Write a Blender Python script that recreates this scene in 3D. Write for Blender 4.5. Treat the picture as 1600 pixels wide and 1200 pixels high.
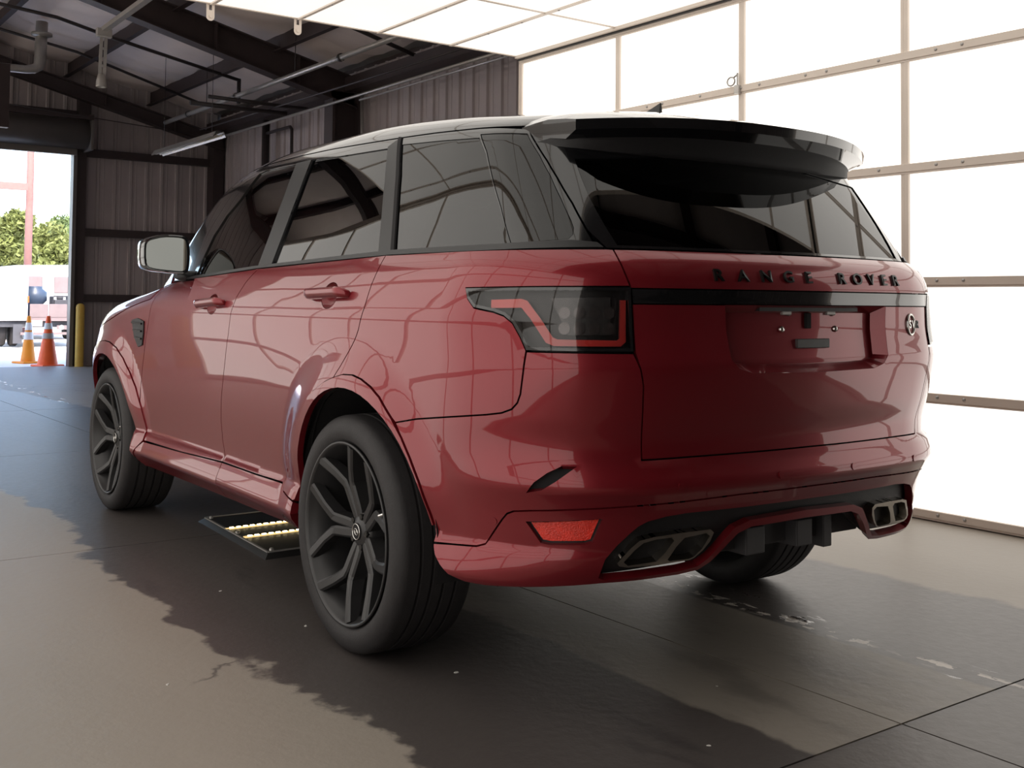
import bpy, bmesh, math, random
import numpy as np
from mathutils import Vector, Matrix
from mathutils.geometry import delaunay_2d_cdt

# ------------------------------------------------------------------ reset
for o in list(bpy.data.objects): bpy.data.objects.remove(o, do_unlink=True)
scene = bpy.context.scene
COL = scene.collection
PI = math.pi

# ------------------------------------------------------------------ camera
cam_data = bpy.data.cameras.new('camera'); cam = bpy.data.objects.new('camera', cam_data); COL.objects.link(cam)
RT = Vector((0.806072, -0.591738, 0.009669)); UP = Vector((-0.029805, -0.024273, 0.999261)); FW = Vector((0.591066, 0.805765, 0.037202))
cam.matrix_world = Matrix(((RT.x, UP.x, -FW.x, -2.7043), (RT.y, UP.y, -FW.y, -3.2451), (RT.z, UP.z, -FW.z, 1.1546), (0, 0, 0, 1)))
cam_data.sensor_width = 36.0
cam_data.lens = 38.7027
cam_data.shift_y = -0.12010
cam_data.clip_start = .02; cam_data.clip_end = 300
scene.camera = cam
CAR_YAW = -0.026994

# ------------------------------------------------------------------ world, sun, exposure
world = bpy.data.worlds.new('sky'); scene.world = world; world.use_nodes = True
wn = world.node_tree.nodes; wl = world.node_tree.links
bg = wn['Background']
sky = wn.new('ShaderNodeTexSky'); sky.sky_type = 'NISHITA'; sky.sun_disc = False
sky.sun_elevation = math.radians(50); sky.sun_rotation = math.radians(200); sky.dust_density = 2.5; sky.air_density = 1.0
wl.new(sky.outputs[0], bg.inputs[0]); bg.inputs[1].default_value = .85
sun_d = bpy.data.lights.new('sun', 'SUN'); sun_d.energy = 5.5; sun_d.angle = math.radians(.6); sun_d.color = (1, .95, .87)
sun = bpy.data.objects.new('sun', sun_d); COL.objects.link(sun)
sun.rotation_euler = (math.radians(42), math.radians(-14), math.radians(6)); sun.location = (0, 30, 20)
PANEL_LIGHT = 1.45
vs = scene.view_settings
vs.view_transform = 'Standard'; vs.look = 'None'; vs.exposure = 0.0; vs.gamma = 1.0; vs.use_curve_mapping = False

# ------------------------------------------------------------------ helpers
def tag(o, label=None, cat=None, group=None, kind=None):
    if label: o['label'] = label
    if cat: o['category'] = cat
    if group: o['group'] = group
    if kind: o['kind'] = kind
    return o
def empty(name, loc=(0, 0, 0), rz=0, parent=None):
    o = bpy.data.objects.new(name, None); COL.objects.link(o)
    o.location = loc; o.rotation_euler = (0, 0, rz); o.empty_display_size = .1
    if parent: o.parent = parent
    return o
def link(name, me, parent=None, loc=(0, 0, 0), rot=(0, 0, 0)):
    o = bpy.data.objects.new(name, me); COL.objects.link(o)
    o.location = loc; o.rotation_euler = rot
    if parent: o.parent = parent
    return o
def mesh(name, V, Fc, mats, smooth=False, mi=None):
    me = bpy.data.meshes.new(name)
    me.from_pydata([tuple(map(float, v)) for v in V], [], [tuple(int(i) for i in f) for f in Fc])
    for m in (mats if isinstance(mats, (list, tuple)) else [mats]): me.materials.append(m)
    if smooth: me.polygons.foreach_set('use_smooth', [True] * len(me.polygons))
    if mi is not None: me.polygons.foreach_set('material_index', mi)
    me.update()
    return me
class MB:
    """collects simple solids for ONE part"""
    def __init__(s): s.V = []; s.F = []; s.S = []
    def add(s, V, F, smooth=False):
        b = len(s.V); s.V += [tuple(map(float, v)) for v in V]; s.F += [tuple(i + b for i in f) for f in F]; s.S += [smooth] * len(F); return s
    def box(s, x0, x1, y0, y1, z0, z1):
        V = [(x, y, z) for x in (x0, x1) for y in (y0, y1) for z in (z0, z1)]
        return s.add(V, [(0, 1, 3, 2), (4, 6, 7, 5), (0, 4, 5, 1), (2, 3, 7, 6), (0, 2, 6, 4), (1, 5, 7, 3)])
    def bar(s, a, b, w, h, up=(0, 0, 1)):
        a = Vector(a); b = Vector(b); d = (b - a).normalized(); upv = Vector(up)
        if abs(d.dot(upv)) > .98: upv = Vector((1, 0, 0))
        r = d.cross(upv).normalized(); u = r.cross(d)
        V = [p + r * (i * w / 2) + u * (j * h / 2) for p in (a, b) for i, j in ((-1, -1), (1, -1), (1, 1), (-1, 1))]
        return s.add(V, [(3, 2, 1, 0), (4, 5, 6, 7), (0, 1, 5, 4), (1, 2, 6, 5), (2, 3, 7, 6), (3, 0, 4, 7)])
    def tube(s, pts, r, n=10, cap=True):
        pts = [Vector(p) for p in pts]; V = []; F = []
        rs = r if isinstance(r, (list, tuple)) else [r] * len(pts)
        ref = None
        for i, p in enumerate(pts):
            d = ((pts[i + 1] - p) if i + 1 < len(pts) else (p - pts[i - 1])).normalized()
            if 0 < i < len(pts) - 1: d = ((pts[i + 1] - p).normalized() + (p - pts[i - 1]).normalized()).normalized()
            if ref is None: ref = Vector((0, 0, 1)) if abs(d.z) < .9 else Vector((1, 0, 0))
            a = d.cross(ref).normalized(); b = a.cross(d).normalized(); ref = b
            for k in range(n):
                t = 2 * PI * k / n; V.append(p + a * (math.cos(t) * rs[i]) + b * (math.sin(t) * rs[i]))
        for i in range(len(pts) - 1):
            for k in range(n):
                F.append((i * n + k, i * n + (k + 1) % n, (i + 1) * n + (k + 1) % n, (i + 1) * n + k))
        s.add(V, F, True)
        if cap:
            b = len(s.V) - len(V)
            s.F.append(tuple(b + k for k in range(n - 1, -1, -1))); s.S.append(False)
            s.F.append(tuple(b + (len(pts) - 1) * n + k for k in range(n))); s.S.append(False)
        return s
    def lathe(s, prof, n=32, axis='z', c=(0, 0, 0), smooth=True, close=False):
        """prof: (radius, height)"""
        V = []; F = []; m = len(prof)
        for k in range(n):
            t = 2 * PI * k / n; ct, st = math.cos(t), math.sin(t)
            for r, h in prof:
                p = {'z': (r * ct, r * st, h), 'x': (h, r * ct, r * st), 'y': (r * st, h, r * ct)}[axis]
                V.append((p[0] + c[0], p[1] + c[1], p[2] + c[2]))
        for k in range(n):
            k2 = (k + 1) % n
            for i in range(m - 1 + (1 if close else 0)):
                j = (i + 1) % m
                F.append((k * m + i, k2 * m + i, k2 * m + j, k * m + j))
        return s.add(V, F, smooth)
    def build(s, name, mat, parent=None, loc=(0, 0, 0), rot=(0, 0, 0), bevel=0, seg=2, autosm=None, fix=True):
        me = mesh(name, s.V, s.F, mat)
        me.polygons.foreach_set('use_smooth', s.S)
        if fix or bevel:
            bm = bmesh.new(); bm.from_mesh(me)
            if fix: bmesh.ops.recalc_face_normals(bm, faces=bm.faces)
            if bevel: bmesh.ops.bevel(bm, geom=[e for e in bm.edges if e.is_manifold and e.calc_face_angle(0) > .5], offset=bevel, segments=seg, affect='EDGES', profile=.5)
            bm.to_mesh(me); bm.free()
        o = link(name, me, parent, loc, rot)
        return o

# ------------------------------------------------------------------ materials
def mat(name, col, rough=.5, metal=0, coat=0, spec=.5, noise=0, nscale=8, bump=0, bscale=60, emit=0, ecol=None, ior=None, coatr=.03):
    m = bpy.data.materials.new(name); m.use_nodes = True
    nt = m.node_tree; b = nt.nodes['Principled BSDF']
    b.inputs['Base Color'].default_value = (*col, 1); b.inputs['Roughness'].default_value = rough; b.inputs['Metallic'].default_value = metal
    b.inputs['Coat Weight'].default_value = coat; b.inputs['Coat Roughness'].default_value = coatr; b.inputs['Specular IOR Level'].default_value = spec
    tc = nt.nodes.new('ShaderNodeTexCoord')
    if noise:
        n = nt.nodes.new('ShaderNodeTexNoise'); n.inputs['Scale'].default_value = nscale; n.inputs['Detail'].default_value = 5
        nt.links.new(tc.outputs['Object'], n.inputs['Vector'])
        mx = nt.nodes.new('ShaderNodeMix'); mx.data_type = 'RGBA'
        mx.inputs[6].default_value = (*[max(c * (1 - noise), 0) for c in col], 1); mx.inputs[7].default_value = (*[min(c * (1 + noise), 1) for c in col], 1)
        nt.links.new(n.outputs['Fac'], mx.inputs[0]); nt.links.new(mx.outputs[2], b.inputs['Base Color'])
    if bump:
        n2 = nt.nodes.new('ShaderNodeTexNoise'); n2.inputs['Scale'].default_value = bscale; n2.inputs['Detail'].default_value = 4
        nt.links.new(tc.outputs['Object'], n2.inputs['Vector'])
        bp = nt.nodes.new('ShaderNodeBump'); bp.inputs['Strength'].default_value = bump; bp.inputs['Distance'].default_value = .01
        nt.links.new(n2.outputs['Fac'], bp.inputs['Height']); nt.links.new(bp.outputs[0], b.inputs['Normal'])
    if emit:
        b.inputs['Emission Color'].default_value = (*(ecol or col), 1); b.inputs['Emission Strength'].default_value = emit
    if ior: b.inputs['IOR'].default_value = ior
    return m
def glass_mat(name, tint, ior=1.52, rough=0.0, refl=(1, 1, 1)):
    m = bpy.data.materials.new(name); m.use_nodes = True; nt = m.node_tree
    for n in list(nt.nodes):
        if n.type == 'BSDF_PRINCIPLED': nt.nodes.remove(n)
    out = [n for n in nt.nodes if n.type == 'OUTPUT_MATERIAL'][0]
    tr = nt.nodes.new('ShaderNodeBsdfTransparent'); tr.inputs[0].default_value = (*tint, 1)
    gl = nt.nodes.new('ShaderNodeBsdfGlossy'); gl.inputs['Color'].default_value = (*refl, 1); gl.inputs['Roughness'].default_value = rough
    fr = nt.nodes.new('ShaderNodeFresnel'); fr.inputs['IOR'].default_value = ior
    mx = nt.nodes.new('ShaderNodeMixShader')
    nt.links.new(fr.outputs[0], mx.inputs[0]); nt.links.new(tr.outputs[0], mx.inputs[1]); nt.links.new(gl.outputs[0], mx.inputs[2]); nt.links.new(mx.outputs[0], out.inputs[0])
    return m
M = {}
M['paint'] = mat('red_metallic_paint', (.205, .0105, .0175), rough=.30, metal=.45, coat=1, noise=.10, nscale=900, coatr=.012)
_b = M['paint'].node_tree.nodes['Principled BSDF']; _b.inputs['Coat IOR'].default_value = 1.42; _b.inputs['Specular IOR Level'].default_value = .35
M['gloss_black'] = mat('gloss_black_paint', (.006, .006, .007), rough=.12, coat=1, coatr=.01, noise=.05, nscale=300)
M['satin_black'] = mat('satin_black_trim', (.016, .016, .017), rough=.36, spec=.45, noise=.1, nscale=80)
M['black_plastic'] = mat('black_textured_plastic', (.012, .011, .012), rough=.55, noise=.15, nscale=120, bump=.15, bscale=400)
M['matte_black'] = mat('matte_black', (.006, .005, .006), rough=.9, noise=.1, nscale=40)
M['rubber'] = mat('tyre_rubber', (.024, .022, .023), rough=.62, spec=.35, noise=.25, nscale=35, bump=.12, bscale=160)
M['wheel'] = mat('satin_black_wheel', (.026, .025, .026), rough=.38, metal=.25, spec=.6, noise=.12, nscale=30)
M['wheel_in'] = mat('dark_wheel_barrel', (.010, .010, .010), rough=.5, noise=.2, nscale=30)
M['chrome'] = mat('chrome', (.75, .73, .70), rough=.10, metal=1, noise=.05, nscale=40)
M['steel'] = mat('brushed_steel', (.40, .37, .33), rough=.28, metal=1, noise=.15, nscale=60)
M['disc'] = mat('brake_disc_steel', (.20, .19, .19), rough=.35, metal=1, noise=.2, nscale=50)
M['tint'] = glass_mat('dark_tinted_glass', (.016, .016, .016), ior=1.58)
M['tint_front'] = glass_mat('tinted_front_glass', (.035, .035, .035), ior=1.52)
M['screen'] = glass_mat('windscreen_glass', (.55, .58, .56), ior=1.5)
M['lens'] = glass_mat('lamp_lens', (.80, .78, .78), ior=1.5)
M['mirror'] = mat('mirror_glass', (.17, .178, .172), rough=.01, metal=1, noise=.02, nscale=4)
M['red_lens'] = mat('red_lens', (.90, .075, .065), rough=.2, coat=1, noise=.05, nscale=30)
M['reflector'] = mat('red_reflector', (.75, .03, .015), rough=.25, coat=1, noise=.35, nscale=40, bump=.4, bscale=220)
M['lamp_grey'] = mat('lamp_grey', (.10, .10, .10), rough=.25, metal=.5, noise=.1, nscale=50)
M['cell'] = mat('lamp_cell_optic', (.16, .15, .15), rough=.15, metal=.6, noise=.1, nscale=50)
M['badge'] = mat('dark_badge_metal', (.05, .05, .05), rough=.22, metal=.9, noise=.1, nscale=60)
M['interior'] = mat('interior_black', (.022, .019, .019), rough=.7, noise=.2, nscale=20)
M['interior_grey'] = mat('interior_headlining', (.16, .15, .14), rough=.9, noise=.1, nscale=20)
M['seat'] = mat('seat_leather', (.035, .030, .030), rough=.5, noise=.15, nscale=30)
# the place
M['alu'] = mat('aluminium_rail', (.70, .61, .53), rough=.42, metal=.0, noise=.06, nscale=6)
M['panel_back'] = mat('panel_casing', (.55, .54, .52), rough=.6, noise=.05, nscale=5)
def light_panel(name, s, warm):
    m = bpy.data.materials.new(name); m.use_nodes = True; nt = m.node_tree; b = nt.nodes['Principled BSDF']
    b.inputs['Base Color'].default_value = (.35, .345, .335, 1); b.inputs['Roughness'].default_value = .6
    tc = nt.nodes.new('ShaderNodeTexCoord'); n = nt.nodes.new('ShaderNodeTexNoise'); n.inputs['Scale'].default_value = 1.3; n.inputs['Detail'].default_value = 2
    nt.links.new(tc.outputs['Object'], n.inputs['Vector'])
    mp = nt.nodes.new('ShaderNodeMapRange'); mp.inputs[1].default_value = .2; mp.inputs[2].default_value = .8; mp.inputs[3].default_value = s * .95; mp.inputs[4].default_value = s * 1.05
    nt.links.new(n.outputs['Fac'], mp.inputs[0]); nt.links.new(mp.outputs[0], b.inputs['Emission Strength'])
    b.inputs['Emission Color'].default_value = (*warm, 1)
    return m
M['wall_light'] = light_panel('backlit_wall_panel', PANEL_LIGHT, (1, .955, .89))
M['ceil_light'] = light_panel('backlit_ceiling_panel', PANEL_LIGHT * .66, (1, .955, .885))
M['siding'] = mat('dusty_metal_siding', (.40, .345, .34), rough=.55, noise=.14, nscale=2.2, metal=.0)
M['primer'] = mat('red_oxide_steel', (.045, .030, .030), rough=.6, noise=.25, nscale=6)
M['blanket'] = mat('roof_insulation_vinyl', (.86, .75, .70), rough=.55, noise=.12, nscale=1.5, bump=.5, bscale=3)
M['galv'] = mat('galvanised_steel', (.42, .40, .38), rough=.4, metal=.6, noise=.15, nscale=14)
M['dark_pipe'] = mat('dark_painted_pipe', (.03, .022, .022), rough=.5, noise=.2, nscale=20)
M['coil'] = mat('shutter_coil_metal', (.16, .145, .135), rough=.45, metal=.3, noise=.15, nscale=4)
M['yellow'] = mat('yellow_bollard_paint', (.62, .40, .07), rough=.5, noise=.2, nscale=9)
M['orange'] = mat('orange_cone_plastic', (.95, .13, .02), rough=.5, noise=.08, nscale=9)
M['amber'] = mat('amber_cone_plastic', (.95, .33, .02), rough=.5, noise=.08, nscale=9)
M['cone_white'] = mat('cone_reflective_sleeve', (.85, .85, .86), rough=.4, noise=.08, nscale=30)
M['cone_grey'] = mat('cone_worn_sleeve', (.50, .47, .46), rough=.5, noise=.2, nscale=30)
M['truck_white'] = mat('truck_white_paint', (.46, .45, .46), rough=.35, noise=.04, nscale=4)
M['truck_grey'] = mat('weathered_bed_boards', (.20, .15, .15), rough=.7, noise=.15, nscale=6)
M['truck_dark'] = mat('truck_underbody', (.07, .07, .08), rough=.7, noise=.3, nscale=5)
M['tank_black'] = mat('dark_blue_tank', (.05, .07, .11), rough=.4, noise=.4, nscale=5)
M['bark'] = mat('utility_pole_wood', (.26, .13, .115), rough=.8, noise=.15, nscale=9)
M['leaf'] = mat('sunlit_leaves', (.15, .17, .045), rough=.7, noise=.5, nscale=1.5)
M['leaf2'] = mat('dark_leaves', (.10, .14, .04), rough=.7, noise=.5, nscale=1.5)
M['asphalt'] = mat('sunlit_yard', (.86, .80, .74), rough=.9, noise=.12, nscale=2)
M['tube'] = mat('added_fill_tube', (.9, .9, .85), rough=.4, noise=.02, nscale=4, emit=95.0, ecol=(1, .95, .88))  # glow of the strip lights added to brighten the hall
M['tube_dim'] = mat('unlit_tube', (.80, .76, .66), rough=.3, noise=.02, nscale=4)
M['led'] = mat('led_strip', (.9, .8, .5), rough=.4, noise=.02, nscale=4, emit=7, ecol=(1, .84, .52))
M['led_dim'] = mat('led_diffuser', (.85, .65, .35), rough=.4, noise=.02, nscale=4, emit=.9, ecol=(1, .68, .26))
M['plate_dark'] = mat('floor_plate', (.016, .015, .015), rough=.5, noise=.2, nscale=20)
M['debris'] = mat('pale_litter', (.55, .53, .50), rough=.8, noise=.2, nscale=30)
# ================================================================== SETTING
# ------------------------------------------------------------------ concrete floor
def concrete_material():
    m = bpy.data.materials.new('stained_concrete'); m.use_nodes = True; nt = m.node_tree; b = nt.nodes['Principled BSDF']; L = nt.links
    def N(t, **k):
        n = nt.nodes.new(t)
        for a, v in k.items(): setattr(n, a, v)
        return n
    def val(x): return x
    geo = N('ShaderNodeNewGeometry'); sep = N('ShaderNodeSeparateXYZ'); L.new(geo.outputs['Position'], sep.inputs[0])
    X, Y = sep.outputs[0], sep.outputs[1]
    def math_(op, a, b_=None, c=None, clamp=False):
        n = N('ShaderNodeMath', operation=op); n.use_clamp = clamp
        for i, v in enumerate((a, b_, c)):
            if v is None: continue
            if hasattr(v, 'is_output') or hasattr(v, 'links'): L.new(v, n.inputs[i])
            else: n.inputs[i].default_value = v
        return n.outputs[0]
    def noise(scale, detail=6, rough=.55, sx=1, sy=1, off=0):
        mp = N('ShaderNodeMapping'); mp.inputs['Scale'].default_value = (sx, sy, 1); mp.inputs['Location'].default_value = (off, off * .7, off * 1.3)
        L.new(geo.outputs['Position'], mp.inputs[0])
        n = N('ShaderNodeTexNoise'); n.inputs['Scale'].default_value = scale; n.inputs['Detail'].default_value = detail; n.inputs['Roughness'].default_value = rough
        L.new(mp.outputs[0], n.inputs['Vector']); return n.outputs['Fac']
    def smooth(a, b_, v):
        n = N('ShaderNodeMapRange', interpolation_type='SMOOTHSTEP')
        for i, q in ((1, a), (2, b_)): n.inputs[i].default_value = q
        L.new(v, n.inputs[0]); return n.outputs[0]
    n1 = noise(.9, 5, .55, 1, .55); n2 = noise(5, 7, .6, off=3); n3 = noise(28, 5, .6, off=7); n4 = noise(1.6, 5, .55, 1, .35, off=11)
    # distorted across-coordinate for the damp driving lane
    d = math_('ADD', math_('MULTIPLY', math_('SUBTRACT', n1, .5), .75), math_('MULTIPLY', math_('SUBTRACT', n2, .5), .34))
    xl = math_('ADD', X, d)
    lane_l = smooth(-1.27, -1.225, xl)
    lane_r = math_('SUBTRACT', 1, smooth(1.36, 1.44, math_('ADD', X, math_('ADD', math_('MULTIPLY', d, .55), math_('MULTIPLY', Y, .09)))))
    lane = math_('MULTIPLY', lane_l, lane_r)
    # dry, paler slab track behind the car
    tx0 = smooth(-.37, -.34, math_('ADD', X, math_('MULTIPLY', d, .38))); tx1 = math_('SUBTRACT', 1, smooth(.465, .49, math_('ADD', X, math_('MULTIPLY', d, .10))))
    ty = math_('MULTIPLY', smooth(-1.405, -1.398, Y), math_('SUBTRACT', 1, smooth(1.2, 2.2, Y)))
    track = math_('MULTIPLY', math_('MULTIPLY', tx0, tx1), ty)
    blot = smooth(.50, .66, noise(3.2, 6, .6, 1.6, .6, off=21))
    track = math_('MULTIPLY', track, math_('SUBTRACT', 1, math_('MULTIPLY', blot, .42)))
    # slabs at the near right corner stay damp but a little paler
    damp = math_('MULTIPLY', lane, math_('SUBTRACT', 1, math_('MULTIPLY', track, .82)))
    near = math_('SUBTRACT', 1, smooth(-1.44, -1.40, Y))
    damp = math_('MULTIPLY', damp, math_('SUBTRACT', 1, math_('MULTIPLY', near, .12)))
    # colours
    def mixc(f, a, b_):
        n = N('ShaderNodeMix', data_type='RGBA')
        if hasattr(f, 'links'): L.new(f, n.inputs[0])
        else: n.inputs[0].default_value = f
        for i, q in ((6, a), (7, b_)):
            if hasattr(q, 'links'): L.new(q, n.inputs[i])
            else: n.inputs[i].default_value = (*q, 1)
        return n.outputs[2]
    dry = mixc(n4, (.23, .200, .168), (.33, .295, .252))
    dry = mixc(math_('MULTIPLY', n3, .35), dry, (.205, .178, .150))
    wet = mixc(n4, (.052, .044, .042), (.092, .080, .074))
    wet = mixc(math_('MULTIPLY', n2, .4), wet, (.050, .042, .041))
    col = mixc(damp, dry, wet)
    # dark oil marks along the tyre paths
    oil = math_('MULTIPLY', smooth(.60, .70, noise(2.1, 7, .62, 2.2, .5, off=33)), math_('MULTIPLY', lane, .55))
    col = mixc(oil, col, (.030, .025, .026))
    vo = N('ShaderNodeTexVoronoi', feature='DISTANCE_TO_EDGE'); vo.inputs['Scale'].default_value = .42
    dv = N('ShaderNodeVectorMath', operation='ADD'); L.new(geo.outputs['Position'], dv.inputs[0])
    nz = N('ShaderNodeTexNoise'); nz.inputs['Scale'].default_value = 2.2; nz.inputs['Detail'].default_value = 6; L.new(geo.outputs['Position'], nz.inputs['Vector'])
    sc_ = N('ShaderNodeVectorMath', operation='SCALE'); L.new(nz.outputs['Color'], sc_.inputs[0]); sc_.inputs['Scale'].default_value = .55; L.new(sc_.outputs[0], dv.inputs[1]); L.new(dv.outputs[0], vo.inputs['Vector'])
    crack = math_('MULTIPLY', math_('SUBTRACT', 1, smooth(.0, .0035, vo.outputs['Distance'])), math_('MULTIPLY', math_('MULTIPLY', smooth(.45, .55, n1), .75), math_('SUBTRACT', 1, math_('MULTIPLY', lane, .92))))
    col = mixc(crack, col, (.045, .038, .034))
    L.new(col, b.inputs['Base Color'])
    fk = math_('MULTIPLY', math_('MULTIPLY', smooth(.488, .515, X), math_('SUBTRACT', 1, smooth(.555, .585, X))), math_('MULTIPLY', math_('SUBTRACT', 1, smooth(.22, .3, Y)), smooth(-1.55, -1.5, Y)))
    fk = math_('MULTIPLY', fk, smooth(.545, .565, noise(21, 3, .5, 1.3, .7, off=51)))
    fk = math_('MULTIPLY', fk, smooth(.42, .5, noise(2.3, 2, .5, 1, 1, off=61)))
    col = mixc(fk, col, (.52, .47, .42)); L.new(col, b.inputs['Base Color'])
    # film of water: a few puddled streaks
    pl = math_('MULTIPLY', smooth(.60, .635, noise(4.6, 5, .6, 2.6, .85, off=40)), math_('MULTIPLY', smooth(.46, .56, xl), math_('SUBTRACT', 1, smooth(.64, .76, xl))))
    rough = math_('SUBTRACT', math_('SUBTRACT', .54, math_('MULTIPLY', damp, .08)), math_('MULTIPLY', n3, .10))
    rough = math_('MULTIPLY', rough, math_('SUBTRACT', 1, math_('MULTIPLY', pl, .85)))
    L.new(rough, b.inputs['Roughness'])
    b.inputs['Specular IOR Level'].default_value = .5
    bp = N('ShaderNodeBump'); bp.inputs['Strength'].default_value = .22; bp.inputs['Distance'].default_value = .006
    L.new(math_('MULTIPLY', math_('ADD', n3, math_('MULTIPLY', n2, .6)), math_('SUBTRACT', 1, pl)), bp.inputs['Height']); L.new(bp.outputs[0], b.inputs['Normal'])
    return m
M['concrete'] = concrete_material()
M['joint'] = mat('dirty_joint', (.03, .026, .024), rough=.9, noise=.2, nscale=30)
fl = MB().box(-11, 5.2, -14, 16.35, -.30, -.02).build('floor', M['joint'])
tag(fl, 'stained concrete floor of the workshop building', 'floor', kind='structure')
XJ = [-11, -6.2, -3.1, 0, 2.95, 5.2]; YJ = [-14, -8.2, -4.8, -1.4, 2.0, 5.4, 8.8, 12.2, 16.35]
for i in range(len(XJ) - 1):
    for j in range(len(YJ) - 1):
        g = .0035
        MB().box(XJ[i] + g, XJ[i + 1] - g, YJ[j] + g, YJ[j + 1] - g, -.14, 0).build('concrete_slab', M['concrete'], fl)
# ------------------------------------------------------------------ light tunnel
XR, XL, ZC = 2.649, -2.80, 3.165
MY = [3.96 - 1.195 * k for k in range(0, 7)]          # mullion positions, right wall
ZR = [.035, .662, 1.288, 1.915, 2.541, 3.135]         # rail heights
def panel_mesh(name, w, h, m):
    """thin box, front face (local +z) gives off the light"""
    V = [(-w / 2, -h / 2, 0), (w / 2, -h / 2, 0), (w / 2, h / 2, 0), (-w / 2, h / 2, 0), (-w / 2, -h / 2, -.03), (w / 2, -h / 2, -.03), (w / 2, h / 2, -.03), (-w / 2, h / 2, -.03)]
    F = [(0, 1, 2, 3), (7, 6, 5, 4), (0, 4, 5, 1), (1, 5, 6, 2), (2, 6, 7, 3), (3, 7, 4, 0)]
    return mesh(name, V, F, [m, M['panel_back']], mi=[0, 1, 1, 1, 1, 1])
screw_me = mesh('rail_screw', *(lambda b: (b.V, b.F))(MB().lathe([(0, .006), (.007, .005), (.010, .001), (.010, 0)], 8)), M['galv'], smooth=True)
def light_wall(name, x, sgn, ys, label, screws):
    """sgn=+1: faces -x (right wall); -1: faces +x"""
    w = MB()
    y0, y1 = min(ys), max(ys)
    w.box(x + sgn * .045, x + sgn * .09, y0, y1, .03, 3.14)
    root = w.build(name, M['panel_back']); tag(root, label, 'wall', kind='structure')
    me = {}
    for i in range(len(ys) - 1):
        for j in range(len(ZR) - 1):
            wd = abs(ys[i] - ys[i + 1]) - .004; hg = ZR[j + 1] - ZR[j] - .004
            k = (round(wd, 3), round(hg, 3))
            if k not in me: me[k] = panel_mesh('light_panel', wd, hg, M['wall_light'])
            link('light_panel', me[k], root, (x + sgn * .012, (ys[i] + ys[i + 1]) / 2, (ZR[j] + ZR[j + 1]) / 2), (PI / 2, 0, -sgn * PI / 2))
    for j, z in enumerate(ZR):
        b = MB(); hw = .024 if 0 < j < 5 else .022
        b.box(x - sgn * .012, x + sgn * .03, y0, y1, z - hw + .004, z + hw)
        b.box(x - sgn * .006, x + sgn * .03, y0, y1, z - hw - .008, z - hw + .004)
        r = b.build('rail', M['alu'], root, bevel=.0015, seg=1)
        if screws:
            y = y1 - .13
            while y > y0:
                link('rail_screw', screw_me, r, (x - sgn * .012, y, z + .004), (0, -sgn * PI / 2, 0)); y -= .155 if int((y1 - y) / .155) % 3 == 0 else .36
    for i, y in enumerate(ys):
        b = MB().box(x - sgn * .004, x + sgn * .03, y - .024, y + .003, ZR[0], ZR[-1]); b.box(x - sgn * .001, x + sgn * .03, y + .006, y + .024, ZR[0], ZR[-1])
        b.build('mullion', M['alu'], root)
    MB().box(x + sgn * .02, x + sgn * .05, y0, y1, 0.002, .012).build('black_gap_strip', M['matte_black'], root)  # matte black strip in the gap below the bottom rail
    return root
wall_r = light_wall('wall_right', XR, 1, MY, 'right wall of glowing white panels in aluminium rails', True)
MYL = [7.545 - 1.195 * k for k in range(0, 10)]
wall_l = light_wall('wall_left', XL, -1, MYL, 'left wall of glowing white panels facing the car', False)
# glowing ceiling
cy1 = 3.955; cx = [2.60 - .645 * k for k in range(0, 9)] + [-2.78]
ncy = 5; CY0 = cy1 - 1.215 * 4.5
crt = MB().box(XL - .05, XR + .05, CY0, cy1 - .02, ZC + .05, ZC + .08).build('ceiling', M['panel_back'])
tag(crt, 'glowing white ceiling panels over the car', 'ceiling', kind='structure')
cme = panel_mesh('light_panel', .637, 1.207, M['ceil_light']); cme2 = panel_mesh('light_panel', .637, .60, M['ceil_light'])
cme3 = panel_mesh('light_panel', .212, 1.207, M['ceil_light']); cme4 = panel_mesh('light_panel', .212, .60, M['ceil_light'])
for i in range(len(cx) - 1):
    for j in range(ncy):
        link('light_panel', (cme if j < 4 else cme2) if i < 8 else (cme3 if j < 4 else cme4), crt, ((cx[i] + cx[i + 1]) / 2, cy1 - 1.215 * (j + .5) + (0 if j < 4 else 1.215 * .25), ZC), (PI, 0, 0))
for i, x in enumerate(cx):
    r = MB().box(x - .010, x + .016, CY0, cy1, ZC - .012, ZC + .03).build('rail', M['alu'], crt)
    k = 0
    y = cy1 - .1
    while y > cy1 - 4.5:
        link('rail_screw', screw_me, r, (x + .003, y, ZC - .012), (PI, 0, 0)); y -= .42
for j in range(ncy + 1):
    y = max(cy1 - 1.215 * j, CY0)
    MB().box(cx[-1], cx[0], y - .011, y + .011, ZC - .006, ZC + .03).build('cross_rail', M['alu'], crt)
# junction angle between ceiling and right wall
MB().box(XR - .06, XR - .03, MY[-1], MY[0], ZC - .022, ZC + .0).build('corner_angle', M['alu'], crt)
MB().box(XR - .03, XR - .004, MY[-1], MY[0], ZC - .034, ZC - .018).build('shadow_gap_angle', M['satin_black'], crt)
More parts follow.
